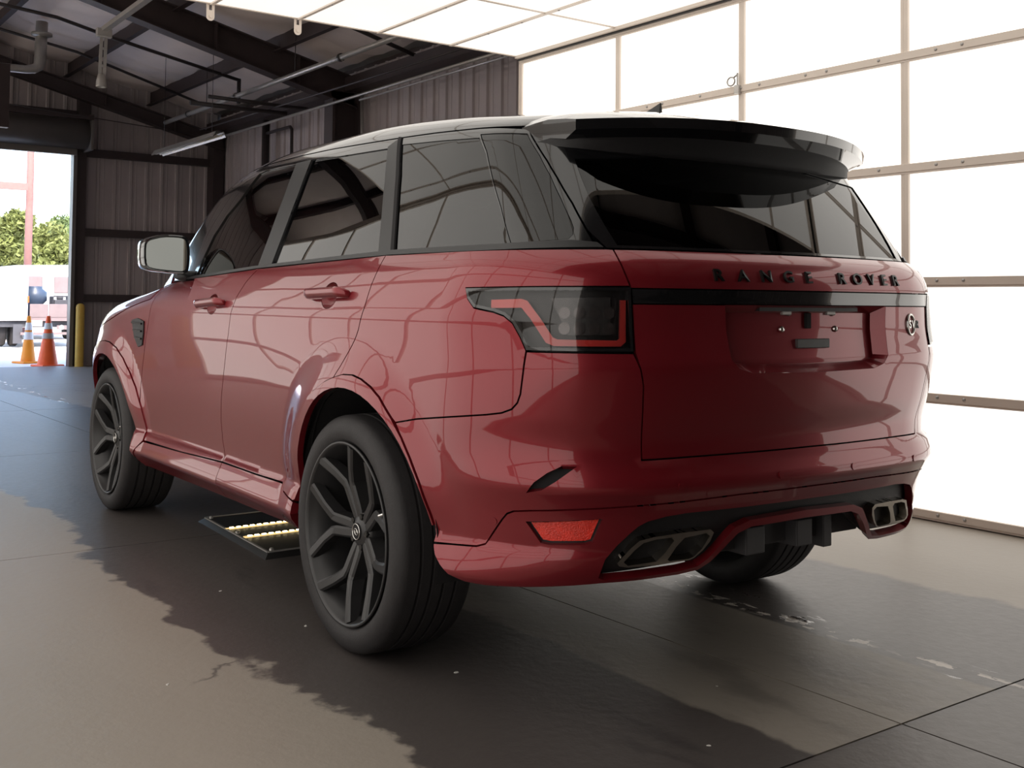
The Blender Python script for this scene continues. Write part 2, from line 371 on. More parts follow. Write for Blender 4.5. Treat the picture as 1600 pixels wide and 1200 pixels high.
# slotted hanger brackets on the ceiling edge
def hanger_mesh():
    b = MB(); n = 10
    # slotted strap drawn as ring plate
    out = [(-.030 + 0, .0), (.030, 0)]
    o_ = [(.028, .03), (.028, -.09)] + [(.028 * math.cos(-PI * k / n), -.09 + .028 * math.sin(-PI * k / n)) for k in range(1, n)] + [(-.028, -.09), (-.028, .03)]
    i_ = [(.011, .02), (.011, -.045), (-.011, -.045), (-.011, .02)]
    pts = o_ + i_
    ed = [(k, (k + 1) % len(o_)) for k in range(len(o_))] + [(len(o_) + k, len(o_) + (k + 1) % 4) for k in range(4)]
    r = delaunay_2d_cdt([Vector(p) for p in pts], ed, [], 0, 1e-6)
    def ins(c, P):
        k = False
        for a in range(len(P)):
            x1, y1 = P[a]; x2, y2 = P[a - 1]
            if (y1 > c[1]) != (y2 > c[1]) and c[0] < (x2 - x1) * (c[1] - y1) / (y2 - y1) + x1: k = not k
        return k
    vs_ = r[0]; fs = [f for f in r[2] if ins((sum(vs_[q][0] for q in f) / 3, sum(vs_[q][1] for q in f) / 3), o_) and not ins((sum(vs_[q][0] for q in f) / 3, sum(vs_[q][1] for q in f) / 3), i_)]
    V = [(v[0], -.003, v[1]) for v in vs_] + [(v[0], .003, v[1]) for v in vs_]; n0 = len(vs_)
    F = [tuple(f) for f in fs] + [tuple(q + n0 for q in reversed(f)) for f in fs]
    from collections import Counter
    c = Counter()
    for f in fs:
        for a in range(3): c[tuple(sorted((f[a], f[(a + 1) % 3])))] += 1
    for (a, d), k in c.items():
        if k == 1: F.append((a, d, d + n0, a + n0))
    b.add(V, F)
    b.lathe([(0, -.012), (.012, -.012), (.012, -.003), (0.012, 0)], 8, 'y', (0, 0, -.088))
    return mesh('hanger_strap', b.V, b.F, M['alu'])
hme = hanger_mesh()
for x in (cx[3] - .0, cx[4] - .0):
    link('hanger_strap', hme, crt, (x, cy1 + .012, ZC))
# small hook clipped to the right wall
hk = MB(); hk.tube([(0, 0, .06), (0, .0, -.07)], .006, 8); hk.box(-.012, .012, -.02, .02, -.075, -.02)
ring = [(0, .055 + .032 * math.cos(t), .012 + .028 * math.sin(t)) for t in np.linspace(0, 2 * PI, 17)]
hk.tube(ring, .006, 6, cap=False); hk.tube([(0, 0, .05), (0, .03, .035)], .006, 6)
o = hk.build('wall_hook', M['galv'], None, (XR - .022, 1.585, 2.585)); tag(o, 'small metal clip hook on the right light wall above the roof antenna', 'hook')

# ------------------------------------------------------------------ building shell
XB, YB = 4.87, 16.3
def roofz(x): return 4.36 + .232 * (4.85 - x) if x > -3 else 4.36 + .232 * 7.85 - .232 * (-3 - x)
def sheet(w, h0, h1):
    """ribbed siding sheet, width along x, ribs towards -y, bottom 0, top h0..h1"""
    xs = []; q = .305; n = max(1, round(w / q)); q = w / n
    for k in range(n):
        a = k * q
        xs += [(a, 0), (a + .030, 0), (a + .045, -.028), (a + .085, -.028), (a + .10, 0), (a + q * .52, 0), (a + q * .54, -.006), (a + q * .62, -.006), (a + q * .64, 0)]
    xs.append((w, 0)); V = []; F = []
    for x, y in xs: V += [(x, y, 0), (x, y, h0 + (h1 - h0) * x / w)]
    for k in range(len(xs) - 1): F.append((2 * k, 2 * k + 2, 2 * k + 3, 2 * k + 1))
    return mesh('siding_sheet', V, F, M['siding'])
# far wall (with shutter door opening, z<3.6)
wf = MB().box(2.31, 5.0, YB + .06, YB + .12, 0, 5.4).box(-11, -1.9, YB + .06, YB + .12, 0, 6.6).box(-1.9, 2.31, YB + .06, YB + .12, 3.6, 6.6).build('wall_far', M['primer'])
tag(wf, 'dim ribbed metal end wall with the open shutter doorway', 'wall', kind='structure')
def far_sheet(x0, x1, z0):
    link('siding_sheet', sheet(x1 - x0, roofz(x0) + .2 - z0, roofz(x1) + .2 - z0), wf, (x0, YB + .04, z0))
for x0, x1 in ((2.40, 3.24), (3.24, 4.06), (4.06, 4.87)): far_sheet(x0, x1, 0)
for x0, x1 in ((-1.9, -.85), (-.85, .2), (.2, 1.25), (1.25, 2.40)): far_sheet(x0, x1, 3.62)
for k in range(10): far_sheet(-11 + .91 * k, -11 + .91 * (k + 1), 0)
for z in (3.64, 2.275, 1.15):
    MB().box(2.45, 4.80, YB - .12, YB - .0, z - .065, z + .065).build('girt', M['primer'], wf)
MB().box(2.31, 2.50, YB - .16, YB + .05, 0, 3.95).build('door_post', M['primer'], wf)
MB().box(2.36, 2.56, YB - .14, YB + .03, 3.7, 4.62).build('door_post_stub', M['primer'], wf)
MB().box(-2.1, 2.50, YB - .10, YB + .02, 4.20, 4.34).build('header_girt', M['primer'], wf)
MB().box(4.68, 4.88, YB - .30, YB, 0, 4.25).build('corner_column', M['primer'], wf)
# right building wall
wr = MB().box(XB + .05, XB + .11, -14, YB, 0, 4.7).build('trim_1', M['primer']); tag(wr, 'outer ribbed metal side wall behind the light tunnel', 'wall', kind='structure')
me_s = sheet(.915, 4.5, 4.5)
for k in range(33):
    y0 = YB - .02 - .915 * k
    link('siding_sheet', me_s, wr, (XB + .04, y0, 0), (0, 0, -PI / 2))
MB().box(XB - .22, XB + .02, -14, YB, 4.16, 4.36).build('eave_strut', M['primer'], wr)
for yy in (11.22,):
    pass
# left and back walls of the building (seen only in reflections)
for nm, lb in (('trim_2', 'far left metal side wall of the building'), ('trim_3', 'metal wall at the back end of the building')):
    b = MB()
    if nm == 'trim_2': b.box(-11.1, -11, -14, YB, 0, 5)
    else: b.box(-11, 5, -14.1, -14, 0, 6.6)
    o = b.build(nm, M['siding']); tag(o, lb, 'wall', kind='structure')
# roof: vinyl faced insulation between purlins
rf = MB()
for xa, xb in ((XB + .1, -3), (-3, -11.1)):
    V = [(xa, -14, roofz(xa) + .22), (xb, -14, roofz(xb) + .22), (xb, YB + .1, roofz(xb) + .22), (xa, YB + .1, roofz(xa) + .22)]
    V += [(v[0], v[1], v[2] + .05) for v in V]
    rf.add(V, [(0, 1, 2, 3), (4, 5, 6, 7), (0, 1, 5, 4), (1, 2, 6, 5), (2, 3, 7, 6), (3, 0, 4, 7)])
roof_o = rf.build('trim_4', M['galv']); tag(roof_o, 'sloping roof lined with pale insulation blankets', 'roof', kind='structure')
PX_ = [4.75, 3.62, 2.2, .78, -.64, -2.06, -3.48, -4.9, -6.32, -7.74, -9.16, -10.9]
def blanket(x0, x1, y0, y1):
    nx, ny = 8, 10; V = []; F = []
    rnd = random.Random(int(x0 * 100 + y0 * 10))
    for i in range(nx + 1):
        for j in range(ny + 1):
            t = i / nx; x = x0 + (x1 - x0) * t; y = y0 + (y1 - y0) * j / ny
            sag = -.075 * math.sin(PI * t) - .018 * math.sin(PI * j / ny) - .008 * math.sin(9 * t + 5 * j) + rnd.uniform(-.004, .004)
            V.append((x, y, roofz(x) + .19 + sag))
    for i in range(nx):
        for j in range(ny):
            a = i * (ny + 1) + j; F.append((a, a + 1, a + ny + 2, a + ny + 1))
    me = mesh('insulation_blanket', V, F, M['blanket'], smooth=True); return link('insulation_blanket', me, roof_o)
for i in range(len(PX_) - 1):
    for j in range(9):
        if i < 6 or j % 3 == 0:
            w = 1.22 if i < 6 else 3.66
            y1 = YB + .02 - 1.22 * j * (1 if i < 6 else 1)
            blanket(PX_[i], PX_[i + 1], y1 - w, y1)
    blanket(PX_[i], PX_[i + 1], -14, YB + .02 - 1.22 * 9)
for i, x in enumerate(PX_[1:-1]):
    z = roofz(x)
    b = MB().box(x - .01, x + .005, -14, YB, z - .06, z + .17).box(x - .085, x, -14, YB, z - .07, z - .055).box(x, x + .085, -14, YB, z + .165, z + .18)
    o = b.build('purlin', M['primer'], roof_o)
# steel frames
def rafter(name, y, label, x_end, lo, hi, fl=.11):
    b = MB()
    def seg(xa, xb, za0, za1, zb0, zb1):
        for (da, db, hw) in ((0, .022, fl), (1, 1.022, fl)):
            pass
        V = [(xa, y - .006, za0), (xb, y - .006, zb0), (xb, y - .006, zb1), (xa, y - .006, za1)]; V += [(v[0], v[1] + .012, v[2]) for v in V]
        b.add(V, [(0, 1, 2, 3), (7, 6, 5, 4), (0, 4, 5, 1), (1, 5, 6, 2), (2, 6, 7, 3), (3, 7, 4, 0)])
        for z0, z1, d in ((za0, zb0, .018), (za1, zb1, -.018)):
            V = [(xa, y - fl, z0), (xb, y - fl, z1), (xb, y + fl, z1), (xa, y + fl, z0)]; V += [(v[0], v[1], v[2] + d) for v in V]
            b.add(V, [(0, 1, 2, 3), (7, 6, 5, 4), (0, 4, 5, 1), (1, 5, 6, 2), (2, 6, 7, 3), (3, 7, 4, 0)])
    seg(4.80, -3, lo(4.80), hi(4.80), lo(-3), hi(-3)); seg(-3, -10.95, lo(-3), hi(-3), lo(4.9), hi(4.9))
    for x in (1.2, 2.7, 3.9):
        V = [(x - .005, y - fl, lo(x)), (x + .005, y - fl, lo(x)), (x + .005, y + fl, lo(x)), (x - .005, y + fl, lo(x))]; V += [(v[0], v[1], hi(x)) for v in V]
        b.add(V, [(0, 1, 2, 3), (7, 6, 5, 4), (0, 4, 5, 1), (1, 5, 6, 2), (2, 6, 7, 3), (3, 7, 4, 0)])
    return b.build(name, M['primer'])
lo1 = lambda x: 4.045 + .252 * (4.294 - x); hi1 = lambda x: 4.40 + .229 * (4.62 - x)
er = rafter('steel_rafter', 15.88, '', 0, lambda x: 3.87 + .255 * (4.707 - x), lambda x: 4.16 + .255 * (4.5 - x), .09); tag(er, 'shallow dark steel rafter along the far end wall', 'beam')
for y, lb in ((10.9, 'deep dark steel rafter and column in front of the end bay'), (-2.6, 'dark steel rafter and column behind the middle of the light tunnel'), (-9.2, 'dark steel rafter and column at the back end of the building')):
    fr = empty('steel_portal', (0, y, 0)); tag(fr, lb, 'beam', 'steel portals of the building')
    r_ = rafter('rafter', 0, None, 0, lo1, hi1); r_.parent = fr
    MB().box(4.82, 4.86, -.13, .13, 0, 4.40).box(4.40, 4.44, -.13, .13, 0, 4.02).box(4.44, 4.82, -.006, .006, 0, 4.15).build('column', M['primer'], fr)
# roller shutter door: coil housing, bottom bar, guides, threshold
d1 = empty('door_1', (0, YB, 0)); tag(d1, 'rolled up shutter door over the bright doorway', 'door', kind='structure')
cz, cr = 3.92, .265
b = MB().lathe([(0, -2.15), (cr, -2.15), (cr, 2.46), (0, 2.46)], 40, 'x', (0, -.36, cz)); b.build('shutter_coil', M['coil'], d1)
b = MB().box(-2.15, 2.28, -.34, -.12, 3.60, 3.66).box(-2.15, 2.28, -.36, -.30, 3.55, 3.66); b.build('bottom_bar', M['coil'], d1)
for k in range(3):
    MB().box(-2.15, 2.28, -.115 - .02 * (k % 2), -.09 - .02 * (k % 2), 3.66 + .06 * k, 3.715 + .06 * k).build('shutter_slat', M['coil'], d1)
MB().box(2.27, 2.33, -.22, -.05, 0, 3.75).build('guide_rail', M['coil'], d1)
MB().box(-2.18, 2.46, -.70, -.60, cz + .20, cz + .27).build('housing_bracket', M['primer'], d1)
MB().box(2.43, 2.47, -.66, -.02, cz - .30, cz + .30).build('end_plate', M['coil'], d1)
# ================================================================== CAR
# body surface as smooth implicit functions in car space (x right, y forward, z up, origin under the rear axle)
def tab(xs,ys):
    xs=np.array(xs,float); ys=np.array(ys,float)
    d=np.diff(ys)/np.diff(xs)
    m=np.zeros_like(ys); m[1:-1]=(d[:-1]+d[1:])/2; m[0]=d[0]; m[-1]=d[-1]
    for i in range(1,len(xs)-1):
        if d[i-1]*d[i]<=0: m[i]=0
        else: m[i]=np.sign(d[i])*min(abs(m[i]),3*min(abs(d[i-1]),abs(d[i])))
    def fn(x):
        x=np.clip(np.asarray(x,float),xs[0],xs[-1])
        i=np.clip(np.searchsorted(xs,x)-1,0,len(xs)-2)
        h=xs[i+1]-xs[i]; t=(x-xs[i])/h
        return ((2*t**3-3*t**2+1)*ys[i]+(t**3-2*t**2+t)*h*m[i]+(-2*t**3+3*t**2)*ys[i+1]+(t**3-t**2)*h*m[i+1])
    return fn
def smax(a,b,k):
    h=np.maximum(k-np.abs(a-b),0)/k
    return np.maximum(a,b)+h*h*k*.25
def sstep(a,b,x):
    t=np.clip((x-a)/(b-a),0,1); return t*t*(3-2*t)
WB=2.923; WZ=.388
side_z=tab([.28,.335,.368,.380,.392,.455,.468,.480,.55,.70,.85,.97,1.06,1.115,1.135,1.17,1.22,1.265,1.30,1.34],
           [.90,.940,.968,.972,.970,.946,.940,.930,.935,.952,.966,.974,.975,.972,.968,.960,.946,.930,.910,.890])
side_y=tab([-1.2,-.6,0,.6,1.3,2.0,2.6,3.1,3.8],[-.030,-.006,.004,-.004,-.010,-.006,.0,-.006,-.06])
rear_z=tab([.30,.36,.42,.50,.575,.60,.63,.646,.660,.70,.715,.728,.76,.85,.95,.985,1.02,1.10,1.15,1.20,1.235,1.275,1.31],
           [-.97,-1.02,-1.065,-1.09,-1.106,-1.118,-1.136,-1.148,-1.150,-1.136,-1.128,-1.108,-1.108,-1.128,-1.147,-1.151,-1.145,-1.134,-1.134,-1.138,-1.133,-1.112,-1.070])
front_z=tab([.25,.40,.60,.80,.95,1.05,1.2],[3.66,3.76,3.80,3.80,3.76,3.68,3.5])
hood_y=tab([2.0,2.45,2.75,3.1,3.4,3.6,3.75,3.85],[1.33,1.27,1.235,1.185,1.115,1.04,.94,.80])
def flare(y,z):
    a=0
    for yc in (0,WB):
        r=np.sqrt((y-yc)**2+(z-WZ)**2)
        a=a+.028*(1-sstep(.47,.66,r))*sstep(.36,.62,z)
        a=a+.020*np.exp(-((y-yc)/.55)**2)*sstep(.45,.62,z)*(1-sstep(.80,1.05,z))
        a=a+.012*(1-sstep(.455,.60,r))*(1-sstep(.36,.60,z))
    return a
def F_low(x,y,z):
    x=np.abs(x)
    s=x-(side_z(z)+side_y(y)+flare(y,z))
    r=(rear_z(z)+.068*(x/.65)**2)-y
    f=smax(s,r,.42)
    fr=y-(front_z(z)-.16*(x/.8)**2.4)
    f=smax(f,fr,.40)
    h=z-(hood_y(y)-.075*(x/.9)**3)
    h=np.where(y>1.7,h,-1)
    return smax(f,h,.10)
gw_z=tab([1.20,1.28,1.40,1.55,1.68,1.76,1.84],[.932,.908,.873,.828,.784,.752,.71])
gw_y=tab([-1.2,-.8,-.3,.4,1.2,1.8,2.3,2.8],[-.125,-.080,-.024,.0,.002,-.020,-.065,-.11])
roof_y=tab([-1.3,-.95,-.63,-.2,.46,.99,1.45,1.75,2.0,2.6],[1.700,1.740,1.771,1.821,1.857,1.857,1.827,1.770,1.690,1.54])
def F_gh(x,y,z):
    x=np.abs(x)
    s=x-(gw_z(z)+gw_y(y))
    r=(-1.045+(z-1.30)*.69+.080*(x/.65)**2)-y
    f=smax(s,r*.82,.16)
    w=(y-(2.70-(z-1.2)*1.50-.10*(x/.7)**2))*.55
    f=smax(f,w,.10)
    h=z-(roof_y(y)-.070*(x/.75)**2.4)
    return smax(f,h,.07)
PX,PY0,SC=.30,-.50,.65
F_low.py1=3.10; F_gh.py1=1.20
UC=PY0-np.pi/2*SC-PX      # u at x=0 rear
def sk(u,PY1):
    """skeleton origin & direction for u (left half: u>=UC)"""
    u=np.asarray(u,float)
    mir=u<UC
    u=np.where(mir,2*UC-u,u)
    ox=np.full(u.shape,-PX); oy=np.clip(u,PY0,PY1); dx=-np.ones(u.shape); dy=np.zeros(u.shape)
    ph=np.clip((PY0-u)/SC,0,np.pi/2)
    c=(u<PY0); dx=np.where(c,-np.cos(ph),dx); dy=np.where(c,-np.sin(ph),dy)
    rr=u<PY0-np.pi/2*SC
    ox=np.where(rr,-PX+(PY0-np.pi/2*SC-u),ox)
    ph=np.clip((u-PY1)/SC,0,np.pi/2)
    c=(u>PY1); dx=np.where(c,-np.cos(ph),dx); dy=np.where(c,np.sin(ph),dy)
    rr=u>PY1+np.pi/2*SC
    ox=np.where(rr,-PX+(u-PY1-np.pi/2*SC),ox)
    sg=np.where(mir,-1.,1.)
    return ox*sg,oy,dx*sg,dy
def uz(F,u,z,off=0.):
    u=np.asarray(u,float); z=np.asarray(z,float)*np.ones(u.shape)
    ox,oy,dx,dy=sk(u,F.py1)
    lo=np.zeros(u.shape); hi=np.full(u.shape,1.6)
    for _ in range(44):
        m=(lo+hi)/2; ins=F(ox+dx*m,oy+dy*m,z)<off
        lo=np.where(ins,m,lo); hi=np.where(ins,hi,m)
    return np.stack([ox+dx*lo,oy+dy*lo,z],-1)
def inv_u(P,PY1=3.1):
    x,y,z=P
    s=1 if x<=0 else -1
    x=-abs(x)
    if PY0<=y<=PY1: u=y
    elif y<PY0:
        u=(PY0-np.pi/2*SC-(x+PX)) if x>-PX else PY0-SC*np.arctan2(PY0-y,-PX-x)
    else:
        u=(PY1+np.pi/2*SC+(x+PX)) if x>-PX else PY1+SC*np.arctan2(y-PY1,-PX-x)
    return u if s>0 else 2*UC-u
def grad(F,P,e=2e-3):
    x,y,z=P[...,0],P[...,1],P[...,2]
    g=np.stack([F(x+e,y,z)-F(x-e,y,z),F(x,y+e,z)-F(x,y-e,z),F(x,y,z+e)-F(x,y,z-e)],-1)
    return g/np.linalg.norm(g,axis=-1,keepdims=True)

def pip(pts, poly):
    pts = np.asarray(pts, float); poly = np.asarray(poly, float)
    x, y = pts[:, 0], pts[:, 1]; c = np.zeros(len(pts), bool)
    for i in range(len(poly)):
        x1, y1 = poly[i]; x2, y2 = poly[i - 1]
        if y1 == y2: continue
        c ^= ((y1 > y) != (y2 > y)) & (x < (x2 - x1) * (y - y1) / (y2 - y1) + x1)
    return c
def area(p):
    p = np.asarray(p); return .5 * np.sum(p[:, 0] * np.roll(p[:, 1], -1) - np.roll(p[:, 0], -1) * p[:, 1])
def inset(poly, g):
    p = np.asarray(poly, float)
    if area(p) < 0: p = p[::-1]
    if g == 0: return p
    out = []
    n = len(p)
    for i in range(n):
        a, b, c = p[i - 1], p[i], p[(i + 1) % n]
        e1 = (b - a) / (np.linalg.norm(b - a) + 1e-9); e2 = (c - b) / (np.linalg.norm(c - b) + 1e-9)
        n1 = np.array([-e1[1], e1[0]]); n2 = np.array([-e2[1], e2[0]])
        m = n1 + n2; l = m @ m
        m = m * (2 / max(l, .5)) if l > 1e-6 else n1
        out.append(b + m * g)
    return np.array(out)
def resample(p, st):
    out = []
    for i in range(len(p)):
        a, b = p[i], p[(i + 1) % len(p)]; n = max(1, int(math.ceil(np.linalg.norm(b - a) / st)))
        for k in range(n): out.append(a + (b - a) * k / n)
    return np.array(out)
def chaikin(p, n=1, keep=.35):
    """round gentle corners of a polygon, keep sharp ones"""
    p = np.asarray(p, float)
    for _ in range(n):
        out = []
        for i in range(len(p)):
            a, b, c = p[i - 1], p[i], p[(i + 1) % len(p)]
            e1 = (b - a) / (np.linalg.norm(b - a) + 1e-9); e2 = (c - b) / (np.linalg.norm(c - b) + 1e-9)
            ang = math.acos(max(-1, min(1, float(e1 @ e2))))
            if ang > 1.0 or ang < .02: out.append(b)
            else: out += [b + (a - b) * .25, b + (c - b) * .25]
        p = np.array(out)
    return p
def grid_fill(outers, holes, st):
    """constrained triangulation of polygons with holes on a regular grid; returns 2D verts, tris"""
    polys = [resample(np.asarray(p, float), st) for p in outers + holes]
    no = len(outers)
    pts = []; ed = []
    for p in polys:
        b = len(pts); pts += [tuple(q) for q in p]; ed += [(b + k, b + (k + 1) % len(p)) for k in range(len(p))]
    B = np.array(pts)
    lo = B.min(0); hi = B.max(0)
    gx = np.arange(lo[0] + st * .37, hi[0], st); gy = np.arange(lo[1] + st * .41, hi[1], st)
    if len(gx) and len(gy):
        G = np.stack(np.meshgrid(gx, gy), -1).reshape(-1, 2)
        ins = np.zeros(len(G), bool)
        for p in polys[:no]: ins |= pip(G, p)
        for p in polys[no:]: ins &= ~pip(G, p)
        G = G[ins]
        if len(G):
            ok = np.ones(len(G), bool)
            for c in range(0, len(B), 200):
                d = np.linalg.norm(G[:, None, :] - B[None, c:c + 200, :], axis=-1).min(1); ok &= d > st * .45
            pts += [tuple(q) for q in G[ok]]
    r = delaunay_2d_cdt([Vector((float(a), float(b))) for a, b in pts], ed, [], 0, 1e-7)
    V = np.array([(v[0], v[1]) for v in r[0]]); T = np.array([f for f in r[2] if len(f) == 3])
    C = V[T].mean(1); ins = np.zeros(len(T), bool)
    for p in polys[:no]: ins |= pip(C, p)
    for p in polys[no:]: ins &= ~pip(C, p)
    return V, T[ins]
def surf_mesh(name, mats, V3, N3, T, thick=.0, mirror=False, both=False, edge_n=None):
    """front sheet with analytic normals + returned edge of depth 'thick'"""
    a = V3[T[:, 1]] - V3[T[:, 0]]; b = V3[T[:, 2]] - V3[T[:, 0]]
    fl = (np.cross(a, b) * N3[T].mean(1)).sum(1) < 0
    T = T.copy(); T[fl] = T[fl][:, ::-1]
    verts = [V3]; faces = [T]; nv = len(V3)
    loops_n = [N3[T].reshape(-1, 3)]
    if thick:
        E = {}
        for t in T:
            for k in range(3):
                e = (int(t[k]), int(t[(k + 1) % 3])); r = (e[1], e[0])
                if r in E: del E[r]
                else: E[e] = 1
        bi = sorted({i for e in E for i in e}); idx = {v: k for k, v in enumerate(bi)}
        bi = np.array(bi); top = V3[bi]; bot = V3[bi] - N3[bi] * thick
        verts += [top, bot]; o1 = nv; o2 = nv + len(bi)
        q = np.array([(o1 + idx[e[1]], o1 + idx[e[0]], o2 + idx[e[0]], o2 + idx[e[1]]) for e in E])
        nn = []
        allv = np.concatenate(verts)
        for f in q:
            n = np.cross(allv[f[1]] - allv[f[0]], allv[f[2]] - allv[f[0]]); n = n / (np.linalg.norm(n) + 1e-12); nn += [n] * 4
        faces.append(q); loops_n.append(np.array(nn))
    VV = np.concatenate(verts); FF = [tuple(f) for g in faces for f in g]; LN = np.concatenate(loops_n)
    def flip(VV, FF, LN):
        V2 = VV * [-1, 1, 1]; F2 = []; L2 = []; k = 0
        for f in FF:
            F2.append(tuple(reversed(f))); L2 += [LN[k + j] * [-1, 1, 1] for j in range(len(f) - 1, -1, -1)]; k += len(f)
        return V2, F2, np.array(L2)
    if mirror: VV, FF, LN = flip(VV, FF, LN)
    if both:
        V2, F2, L2 = flip(VV, FF, LN); n = len(VV)
        VV = np.concatenate([VV, V2]); FF = FF + [tuple(i + n for i in f) for f in F2]; LN = np.concatenate([LN, L2])
    me = mesh(name, VV, FF, mats, smooth=True)
    me.normals_split_custom_set([tuple(map(float, n)) for n in LN])
    return me
STEP = .024
def patch(name, F, outers, mats, parent, holes=(), gap=.0025, off=0., thick=.018, st=None, side='L', smooth=0):
    """panel cut from the body surface: outlines in (u, z). side: L, R, LR (two objects), S (symmetric, one object), B (half + mirrored half in one mesh)"""
    if not isinstance(outers[0][0], (tuple, list, np.ndarray)): outers = [outers]
    st = st or STEP
    O_ = [inset(chaikin(p, smooth) if smooth else p, gap) for p in outers]; H_ = [inset(chaikin(p, smooth) if smooth else p, -gap) for p in holes]
    V, T = grid_fill(O_, H_, st)
    P = uz(F, V[:, 0], V[:, 1], 0.); Nn = grad(F, P)
    P = P + Nn * off
    res = []
    if side in ('L', 'S', 'LR'): res.append(link(name, surf_mesh(name, mats, P, Nn, T, thick), parent))
    if side in ('R', 'LR'): res.append(link(name, surf_mesh(name, mats, P, Nn, T, thick, mirror=True), parent if not isinstance(parent, dict) else parent))
    if side == 'B': res.append(link(name, surf_mesh(name, mats, P, Nn, T, thick, both=True), parent))
    return res if side == 'LR' else res[0]
def mirp(p): return [(2 * UC - a, b) for a, b in reversed(p)]
def rayhit(F, O_, D, hi=1.6, n=44):
    O_ = np.asarray(O_, float); D = np.asarray(D, float); lo = np.zeros(O_.shape[:-1]); h = np.full(O_.shape[:-1], hi)
    for _ in range(n):
        m = (lo + h) / 2; q = O_ + D * m[..., None]; ins = F(q[..., 0], q[..., 1], q[..., 2]) < 0
        lo = np.where(ins, m, lo); h = np.where(ins, h, m)
    return O_ + D * lo[..., None]
def grid_mesh(name, P, N3, mats, thick=.015, both=False):
    a, b = P.shape[:2]; T = []
    for i in range(a - 1):
        for j in range(b - 1):
            p = i * b + j; T += [(p, p + 1, p + b), (p + 1, p + b + 1, p + b)]
    return surf_mesh(name, mats, P.reshape(-1, 3), N3.reshape(-1, 3), np.array(T), thick, both=both)

car = empty('car', (0, 0, 0), CAR_YAW)
tag(car, 'dark red sport utility car with black roof and tinted glass, seen from behind', 'car')

# ---- outlines, measured on the body surface
RC, RR = (-.05, .40), .468
def arc(c, r, a0, a1, n=14): return [(c[0] + r * math.cos(math.radians(a0 + (a1 - a0) * k / n)), c[1] + r * math.sin(math.radians(a0 + (a1 - a0) * k / n))) for k in range(n + 1)]
FC, FR = (2.923, .395), .455
arch_out_r = [(.600, .466), (.545, .545), (.497, .61), (.43, .685), (.348, .753), (.27, .805), (.183, .845), (.10, .879), (.034, .898), (-.034, .912), (-.10, .914), (-.159, .904), (-.22, .884), (-.274, .856), (-.345, .798), (-.395, .745), (-.435, .689), (-.476, .618), (-.509, .532)]
arch_out_f = [(2.335, .435), (2.345, .50), (2.375, .60), (2.43, .70), (2.50, .775), (2.59, .842), (2.70, .892), (2.82, .917), (2.923, .922), (3.05, .912), (3.17, .872), (3.28, .800), (3.36, .71), (3.405, .60), (3.42, .50)]
fd_front = [(2.335, .437), (2.40, .555), (2.378, .719), (2.32, .84), (2.27, .951), (2.225, 1.06), (2.20, 1.14), (2.17, 1.232)]
doorline = [(.945, 1.282), (1.025, 1.228), (1.085, 1.165), (1.115, 1.10), (1.137, 1.015), (1.181, .906), (1.225, .81), (1.258, .739), (1.288, .64), (1.29, .55), (1.265, .461)]
rd_rear = [(-.135, 1.304), (-.132, 1.258), (-.118, 1.206), (-.107, 1.133), (-.079, 1.06), (-.032, .989), (.003, .935), (.034, .898)]
belt = lambda y: float(np.interp(y, [-1.12, -.9, -.13, .95, 1.7, 2.3], [1.304, 1.303, 1.303, 1.280, 1.250, 1.226]))
beltpts = lambda a, b, n=8: [(a + (b - a) * k / n, belt(a + (b - a) * k / n)) for k in range(n + 1)]
front_door = fd_front + beltpts(2.1, 1.0) + doorline + [(1.8, .443)]
rear_door = doorline[::-1] + beltpts(.90, -.10) + rd_rear + arch_out_r[:8][::-1] + [(.88, .461)]
tlight = [(-.669, 1.193), (-.921, 1.197), (-1.150, 1.199), (-1.157, 1.022), (-1.008, 1.022), (-.880, 1.023), (-.863, 1.058), (-.839, 1.097), (-.813, 1.116), (-.781, 1.126), (-.712, 1.137), (-.683, 1.163)]
bseam = [(-.362, .786), (-.454, .804), (-.611, .824), (-.757, .842), (-.805, .850), (-.836, .862), (-.853, .880), (-.863, .905), (-.872, .96), (-.880, 1.021)]
tg_left = [(-1.105, 1.303), (-1.126, 1.258), (-1.147, 1.204), (-1.154, 1.156), (-1.161, 1.022), (-1.176, .977), (-1.185, .933), (-1.187, .797), (-1.189, .728)]
quarter = beltpts(-.17, -1.09) + tg_left[:3] + [tlight[2], tlight[1], tlight[0]] + tlight[:5:-1] + [tlight[5]] + bseam[::-1][1:] + arch_out_r[9:15][::-1] + rd_rear[::-1]
seam_low = [(-.528, .450), (-.60, .458), (-.70, .467), (-.728, .476), (-.79, .552), (-.808, .571), (-.83, .580), (-.881, .586), (-1.03, .598), (-1.184, .607), (-1.524, .618), (UC, .620)]
tg_bot = [(-1.189, .728), (-1.346, .730), (-1.6, .731), (UC, .732)]
notch_p = [(-.880, .640), (-.900, .666), (-.935, .693), (-.972, .712), (-1.004, .712), (-.955, .675), (-.918, .650)]
half_bump = [(-.528, .452), (-.509, .534), (-.476, .618), (-.435, .689), (-.362, .786)] + bseam[1:] + [(-1.157, 1.020)] + tg_left[5:] + tg_bot[1:]
bump_up = half_bump + mirp(half_bump)[1:] + mirp(seam_low)[:0]
bump_up = half_bump + mirp(half_bump[:-1]) + mirp(seam_low[1:]) [::-1][:0]
lower_right = mirp(seam_low)          # runs centre -> right as reversed mirror
bump_up = half_bump + mirp(half_bump)[1:] + [(2 * UC - a, b) for a, b in seam_low[1:-1]] + seam_low[::-1][:-1]

shell = []
